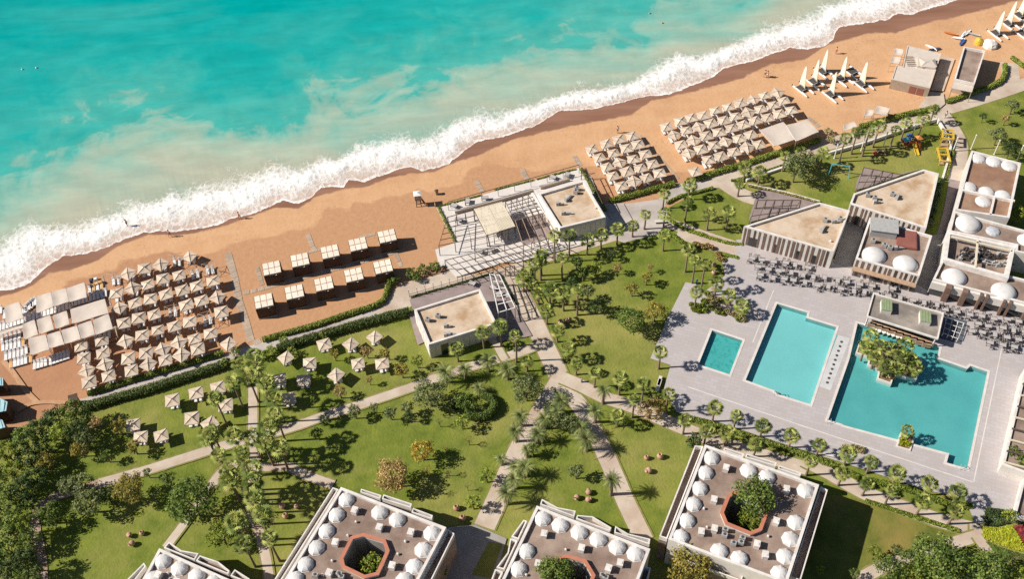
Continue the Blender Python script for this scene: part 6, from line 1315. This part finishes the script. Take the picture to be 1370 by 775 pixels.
for nm, poly in REG:
    pl = [Vector((p.x, p.y)) for p in W(poly)]; xs = [p.x for p in pl]; ys = [p.y for p in pl]; c_, s_ = math.cos(TANG), math.sin(TANG); org = Vector((min(xs), max(ys)))
    for i in range(-4, 40):
        for j in range(-2, 24):
            o = org + Vector((c_, s_)) * (i * 1.85 + (j % 2) * .8) + Vector((s_, -c_)) * (j * 1.75 - 4); o += Vector((random.uniform(-.25, .25), random.uniform(-.2, .2)))
            if not inpoly(o.x, o.y, pl) or random.random() < .04: continue
            rz = TANG + random.choice((0, 0, 0, math.pi / 2)) + random.uniform(-.12, .12); t = thing('dining_table', 'pale topped dining table ' + nm, 'table', (o.x, o.y, ZD), rz, 'dining tables on the terrace'); t.scale = (.86, .86, 1); link('table_top', TT, t); link('legs', TL_, t)
            for cx, cy, cr in ((-.38, -.72, 0), (.38, -.72, 0), (-.38, .72, math.pi), (.38, .72, math.pi)):
                if nch >= 292 or random.random() < .28: continue
                d = Vector((cx + random.uniform(-.08, .08), cy + random.uniform(-.12, .12))); d.rotate(Matrix.Rotation(rz, 2)); ch = thing('dining_chair', 'dark framed dining chair ' + nm, 'chair', (o.x + d.x, o.y + d.y, ZD), rz + cr + random.uniform(-.25, .25), 'dining chairs on the terrace'); ch.scale = (.86, .86, .92); link('seat', CS, ch); link('frame', CF_, ch); nch += 1
# a few tables and chairs on the beach bar terraces
for t_, L in ((tK, [(300, 395), (390, 365), (505, 345), (470, 700), (545, 690), (960, 205), (1055, 190), (330, 490), (600, 590)]), (tE, [(560, 220), (600, 260), (420, 190), (660, 270), (640, 450)])):
    for q in L:
        p = G(*t_(*q)); rz = random.uniform(0, 3); t = thing('dining_table', 'pale topped table on the beach bar terraces', 'table', (p.x, p.y, .14), rz, 'tables on the bar terraces'); link('table_top', TT, t); link('legs', TL_, t)
# ---- playground
p = G(*tD(625, 215)); t = thing('play_tower', 'colourful play tower with yellow slide on the playground lawn', 'playground', (p.x, p.y, 0), .1); t.scale = (.82, .82, .8)
for (x, y, m, h) in ((-1.6, .8, 'cyan', 2.7), (1.2, .8, 'orange', 2.9), (-.7, 1.2, 'blue', 3.3)):
    b = MB()
    for sx in (-.5, .5):
        for sy in (-.5, .5): b.tube((x + sx, y + sy, 0), (x + sx, y + sy, h - .5), .06, .06, 6)
    b.build('posts', 'red', t); b = MB(); b.box((x, y, 1.1), 1.2, 1.2, .1); b.box((x, y + .55, 1.2), 1.2, .06, .6); b.build('platform', 'red' if m != 'orange' else 'wood', t)
    b = MB(); b.add([(x - .75, y - .75, h - .6), (x + .75, y - .75, h - .6), (x + .75, y + .75, h - .6), (x - .75, y + .75, h - .6), (x, y, h)], [(0, 1, 4), (1, 2, 4), (2, 3, 4), (3, 0, 4), (3, 2, 1, 0)]); b.build('roof', m, t)
b = MB(); b.box((-.2, .8, 1.1), 1.9, .9, .1); b.box((-.2, .36, 1.2), 1.9, .06, .6); b.build('bridge', 'red', t)
b = MB()
for k in range(8):
    u0, u1 = k / 8, (k + 1) / 8; z0, z1_ = 1.2 * (1 - u0) ** 1.3 + .15, 1.2 * (1 - u1) ** 1.3 + .15
    b.beam((.1, .2 - 2.8 * u0, z0), (.1, .2 - 2.8 * u1, z1_), .7, .06)
    for s in (-.38, .38): b.beam((.1 + s, .2 - 2.8 * u0, z0 + .22), (.1 + s, .2 - 2.8 * u1, z1_ + .22), .08, .25)
b.build('slide', 'yellow', t); b = MB()
for k in range(5): b.box((1.2, .1 - .28 * k, 1.0 - .2 * k), .9, .28, .06)
b.build('steps', 'orange', t)
p = G(*tD(130, 390)); t = thing('swing_frame', 'cyan blue swing frame on the lawn beside the feathery tree', 'swing', (p.x, p.y, 0), -.3); b = MB()
for x in (-1.8, 1.8):
    for y in (-.8, .8): b.tube((x, y, 0), (x * .85, 0, 2.2), .07, .07, 7)
b.tube((-1.55, 0, 2.2), (1.55, 0, 2.2), .08, .08, 7); b.build('frame', 'cyan', t)
for x in (-.7, .7): b = MB(); b.box((x, 0, .5), .5, .22, .05); b.tube((x - .2, 0, .55), (x - .2, 0, 2.2), .015, .015, 4); b.tube((x + .2, 0, .55), (x + .2, 0, 2.2), .015, .015, 4); b.build('swing_seat', 'metal_dark', t)
def gym(q, lab, rz, L, Wd, H):
    p = G(*tD(*q)); t = thing('climbing_frame', lab, 'climbing frame', (p.x, p.y, 0), rz, 'yellow climbing frames'); b = MB()
    for x in (-Wd / 2, Wd / 2):
        for y in (-L / 2, 0, L / 2): b.box((x, y, 0), .14, .14, H)
        b.build('posts', 'yellow', t); b = MB()
    for x in (-Wd / 2, Wd / 2): b.beam((x, -L / 2 - .1, H + .25), (x, L / 2 + .1, H + .25), .28, .25)
    b.build('side_rails', 'yellow', t)
    for y in (-L / 2, 0, L / 2): b = MB(); b.box((0, y, H + .02), Wd - .3, .22, .2); b.build('crossbar', 'yellow', t)
    b = MB(); b.box((0, -L / 4, .02), Wd * .7, L * .35, .15); b.box((0, L / 5, .02), Wd * .5, L * .2, .5); b.build('play_box', 'wood', t)
gym((822, 290), 'yellow open climbing frame lying along the boundary wall', -.14, 3.4, 1.7, 1.0); gym((838, 185), 'tall yellow climbing frame at the corner of the playground wall', -.3, 2.4, 1.9, 2.2)
p = G(*tD(368, 262)); t = thing('spring_rider', 'small red spring rider on the playground lawn', 'play equipment', (p.x, p.y, 0)); b = MB(); b.tube((0, 0, 0), (0, 0, .4), .1, .1, 8); b.build('spring', 'metal_dark', t); b = MB(); b.lathe([(.1, .4), (.42, .5), (.36, .75), (.1, .85)], 10); b.build('body', 'red', t)
p = G(*tD(410, 250)); t = thing('play_bench', 'small timber picnic bench on the playground lawn', 'bench', (p.x, p.y, 0), -.2); b = MB(); b.box((0, 0, .7), 1.6, .7, .06); b.build('top', 'wood', t); b = MB(); b.box((0, .65, .42), 1.6, .28, .05); b.box((0, -.65, .42), 1.6, .28, .05); b.build('seats', 'wood', t); b = MB(); b.box((-.6, 0, 0), .08, 1.3, .68); b.box((.6, 0, 0), .08, 1.3, .68); b.build('legs', 'wood', t)
# ---- posts, benches, bollards
for k, (a, lab) in enumerate((((100, 285), 'white post at the end of the playground wall by the swing'), ((280, 232), 'white post on the playground side of the wall, second from the swing'), ((428, 205), 'white post on the playground side of the wall, third from the swing'), ((613, 158), 'white post beside the play tower'), ((1015, 222), 'white post at the corner of the small domed roof'), ((1170, 258), 'white post in the middle of the small domed roof edge'), ((1325, 292), 'white post at the far end of the small domed roof edge'), ((893, 238), 'slanting white post beside the boundary wall'))):
    p = G(*tD(*a)); t = thing('lamp_post', lab, 'lamp post', (p.x, p.y, 0)); b = MB(); b.lathe([(.14, 0), (.14, .1), (.10, .12), (.09, 3.2), (.05, 3.25)], 8); b.build('mast', 'white', t); b = MB(); b.lathe([(.12, 3.25), (.15, 3.35), (.12, 3.5), (.03, 3.55)], 8); b.build('lamp_head', 'white_trim', t)
def bench(q, lab, rz=0.0, L=1.8): 
    p = G(*q); t = thing('bench', lab, 'bench', (p.x, p.y, .06), rz); b = MB(); b.box((0, 0, .38), L, .5, .1); b.build('seat', 'coping', t)
    for x in (-L * .36, L * .36): b = MB(); b.box((x, 0, 0), .2, .42, .377); b.build('leg', 'concrete', t)
bench(tG(295, 265), 'pale stone bench at the deck corner between palms', 1.2, 2.4); bench(tG(300, 235), 'second pale stone bench at the deck corner, nearer the lawn', 1.2, 1.8); bench((1112, 612), 'pale bench between the palm rows below the deck', -.3); bench(tC(305, 718), 'pale bench on the plaza in front of the palms', 0)
for q, lab in ((tF(1150, 235), 'short grey bollard on the lawn beside the walks junction'), (tM(655, 412), 'small green lidded bin in the hedge shadow'), (tB(550, 345), 'small blue bin at the foot of the tall lawn palms')):
    p = G(*q); o = MB(); o.lathe([(.16, 0), (.18, .05), (.16, .1), (.15, .75), (.19, .8), (.17, .9), (.05, .95)], 10); o = o.build('bollard', 'concrete' if 'grey' in lab else ('green_metal' if 'green' in lab else 'cyan')); o.location = (p.x, p.y, .02); tag(o, lab, 'bollard' if 'bollard' in lab else 'bin')
p = G(*tM(515, 382)); t = thing('kiosk', 'small dark red kiosk at the end of the promenade', 'kiosk', (p.x, p.y, 0), .3); b = MB(); b.box((0, 0, 0), 1.1, 1.0, 1.8); b.build('cabinet', 'red_panel', t); b = MB(); b.box((0, 0, 1.803), 1.4, 1.3, .1); b.build('roof', 'dark_wood', t)
# pool ladders
for q, rz in ((z7(408, 380), -.3), (z7(590, 478), -.3), (z7(1050, 638), -.3)):
    p = G(*q); t = thing('pool_ladder', 'steel pool ladder at the edge of ' + ('the pale pool' if q[0] < 1060 else 'the large pool by its stepped corner' if q[0] > 1200 else 'the large pool by the stepping walkway'), 'ladder', (p.x, p.y, ZD), rz); b = MB()
    for x in (-.25, .25): b.tube((x, -.5, 0), (x, -.3, .7), .03, .03, 6); b.tube((x, -.3, .7), (x, .1, .6), .03, .03, 6); b.tube((x, .1, .6), (x, .12, -.9), .03, .03, 6)
    b.build('rails', 'metal_grey', t); b = MB(); [b.box((0, .12, -.8 + .3 * k), .5, .12, .03) for k in range(3)]; b.build('steps', 'metal_grey', t)
b = MB(); b.sheet(W(px(tU, [(838, 562), (988, 606), (948, 765), (800, 718)])), ZD + .006); struct(b.build('painted_bar_shadow', 'painted_bar_shadow' if 'painted_bar_shadow' in MATS else 'concrete'))  # dark sheet laid on the deck as the pool bar's painted shadow
# ---- people
def person_mesh(stride):
    me = bpy.data.meshes.new('person_body'); J = [(0, 0, .92), (0, 0, 1.15), (0, 0, 1.38), (0, 0, 1.47), (0, .01, 1.62), (.10, 0, .90), (.12, stride, .48), (.13, stride * .5, .07), (.13, stride * .5 + .14, .03), (-.10, 0, .90), (-.12, -stride, .48), (-.13, -stride * 1.6, .10), (-.13, -stride * 1.6 + .14, .05), (.19, 0, 1.36), (.27, -.03, 1.10), (.27, .10, .88), (-.19, 0, 1.36), (-.27, .03, 1.10), (-.27, .14, .90), (.27, .14, .80), (-.27, .18, .82), (0, 0, 1.72)]
    E_ = [(0, 1), (1, 2), (2, 3), (3, 4), (4, 21), (0, 5), (5, 6), (6, 7), (7, 8), (0, 9), (9, 10), (10, 11), (11, 12), (2, 13), (13, 14), (14, 15), (15, 19), (2, 16), (16, 17), (17, 18), (18, 20)]
    R__ = [.15, .14, .15, .06, .105, .10, .065, .042, .04, .10, .065, .042, .04, .065, .045, .035, .06, .045, .035, .03, .03, .075]
    R__ = [.15, .14, .15, .06, .105, .10, .065, .042, .04, .10, .065, .042, .04, .065, .045, .035, .065, .045, .035, .03, .03, .075]
    me.from_pydata([Vector(j) for j in J], E_, []); me.materials.append(MATS['skin']); o = bpy.data.objects.new('tmp', me); C.objects.link(o)
    md = o.modifiers.new('skin', 'SKIN'); md.use_smooth_shade = True; sv = me.skin_vertices[0].data
    for i, r in enumerate(R__): sv[i].radius = (r, r); sv[i].use_root = (i == 0)
    o.modifiers.new('sub', 'SUBSURF').levels = 1
    dg = bpy.context.evaluated_depsgraph_get(); m2 = bpy.data.meshes.new_from_object(o.evaluated_get(dg)); bpy.data.objects.remove(o); m2.name = 'person_body'
    if not m2.materials: m2.materials.append(MATS['skin'])
    return m2
PB = [person_mesh(.16), person_mesh(.03)]
b = MB(); b.lathe([(.17, .82), (.185, .9), (.175, 1.02)], 10); SH = b; b = MB(); b.lathe([(.118, 1.60), (.122, 1.68), (.09, 1.77), (.03, 1.80)], 10); HR = b.mesh('hair', 'hair', True); b = MB(); b.lathe([(.165, 1.0), (.175, 1.2), (.19, 1.36), (.1, 1.43)], 10); TOP = b
for q, rz, lab, sh, top in (((228, 317), 1.2, 'person in dark shorts walking at the water edge above the parasols', 'cloth_dark', None), ((321, 293), 1.0, 'person in red shorts walking at the water edge by the white surf', 'cloth_red', None), ((1023, 103), .5, 'person in dark shorts strolling on sand above the larger parasol block', 'cloth_dark', None), ((1026, 104), .6, 'person in white shorts strolling with a companion on sand', 'cloth_white', None), ((826, 178), 2.0, 'person in white top standing by the smaller parasol block', 'cloth_dark', 'cloth_white'), ((1264, 158), -1.4, 'person in white top walking on the path past the playground', 'cloth_dark', 'cloth_white'), ((171, 303), 0, 'person in dark shorts wading in the backwash', 'cloth_dark', None), ((1118, 72), .3, 'person in red shorts standing near the closest catamaran to the water', 'cloth_red', None)):
    p = G(*q); o = link('person', PB[0 if 'walk' in lab or 'stroll' in lab else 1], None, (p.x, p.y, .03), rz - 1.57); tag(o, lab, 'person'); link('hair', HR, o); link('shorts', SH.mesh('shorts', sh, True), o)
    if top: link('top', TOP.mesh('top', top, True), o)
for x, y, l in ((30, 93, 'white mooring buoy farther from the shore'), (49, 91, 'white mooring buoy of the pair, nearer the shore'), (869, 18, 'orange float standing in for a swimmer in pale surf water'), (886, 31, 'orange float standing in for a swimmer nearer the breaking waves')):  # the orange floats stand in for swimmers, using the buoy shape
    p = G(x, y); b = MB(); b.lathe([(.05, -.3), (.28, -.12), (.34, .1), (.22, .35), (.05, .45), (.05, .6)], 10); o = b.build('buoy', 'white' if 'white' in l else 'orange', None, True); o.location = (p.x, p.y, .05); o.scale = (.6, .6, .6); tag(o, l, 'buoy')
# ------------------------------------------------------------------ parts written in world coordinates follow their roots
for t in WROOTS:
    inv = Matrix.Translation(-Vector(t.location))
    for c in t.children: c.matrix_parent_inverse = inv
for o in sc.objects:
    if o.parent is None and o.get('kind') is None and o.get('category') is None and o.type in ('MESH', 'EMPTY'): print('UNTAGGED', o.name)
print('OBJECT COUNT', len(sc.objects), 'TRIS', sum(len(m.polygons) for m in bpy.data.meshes))
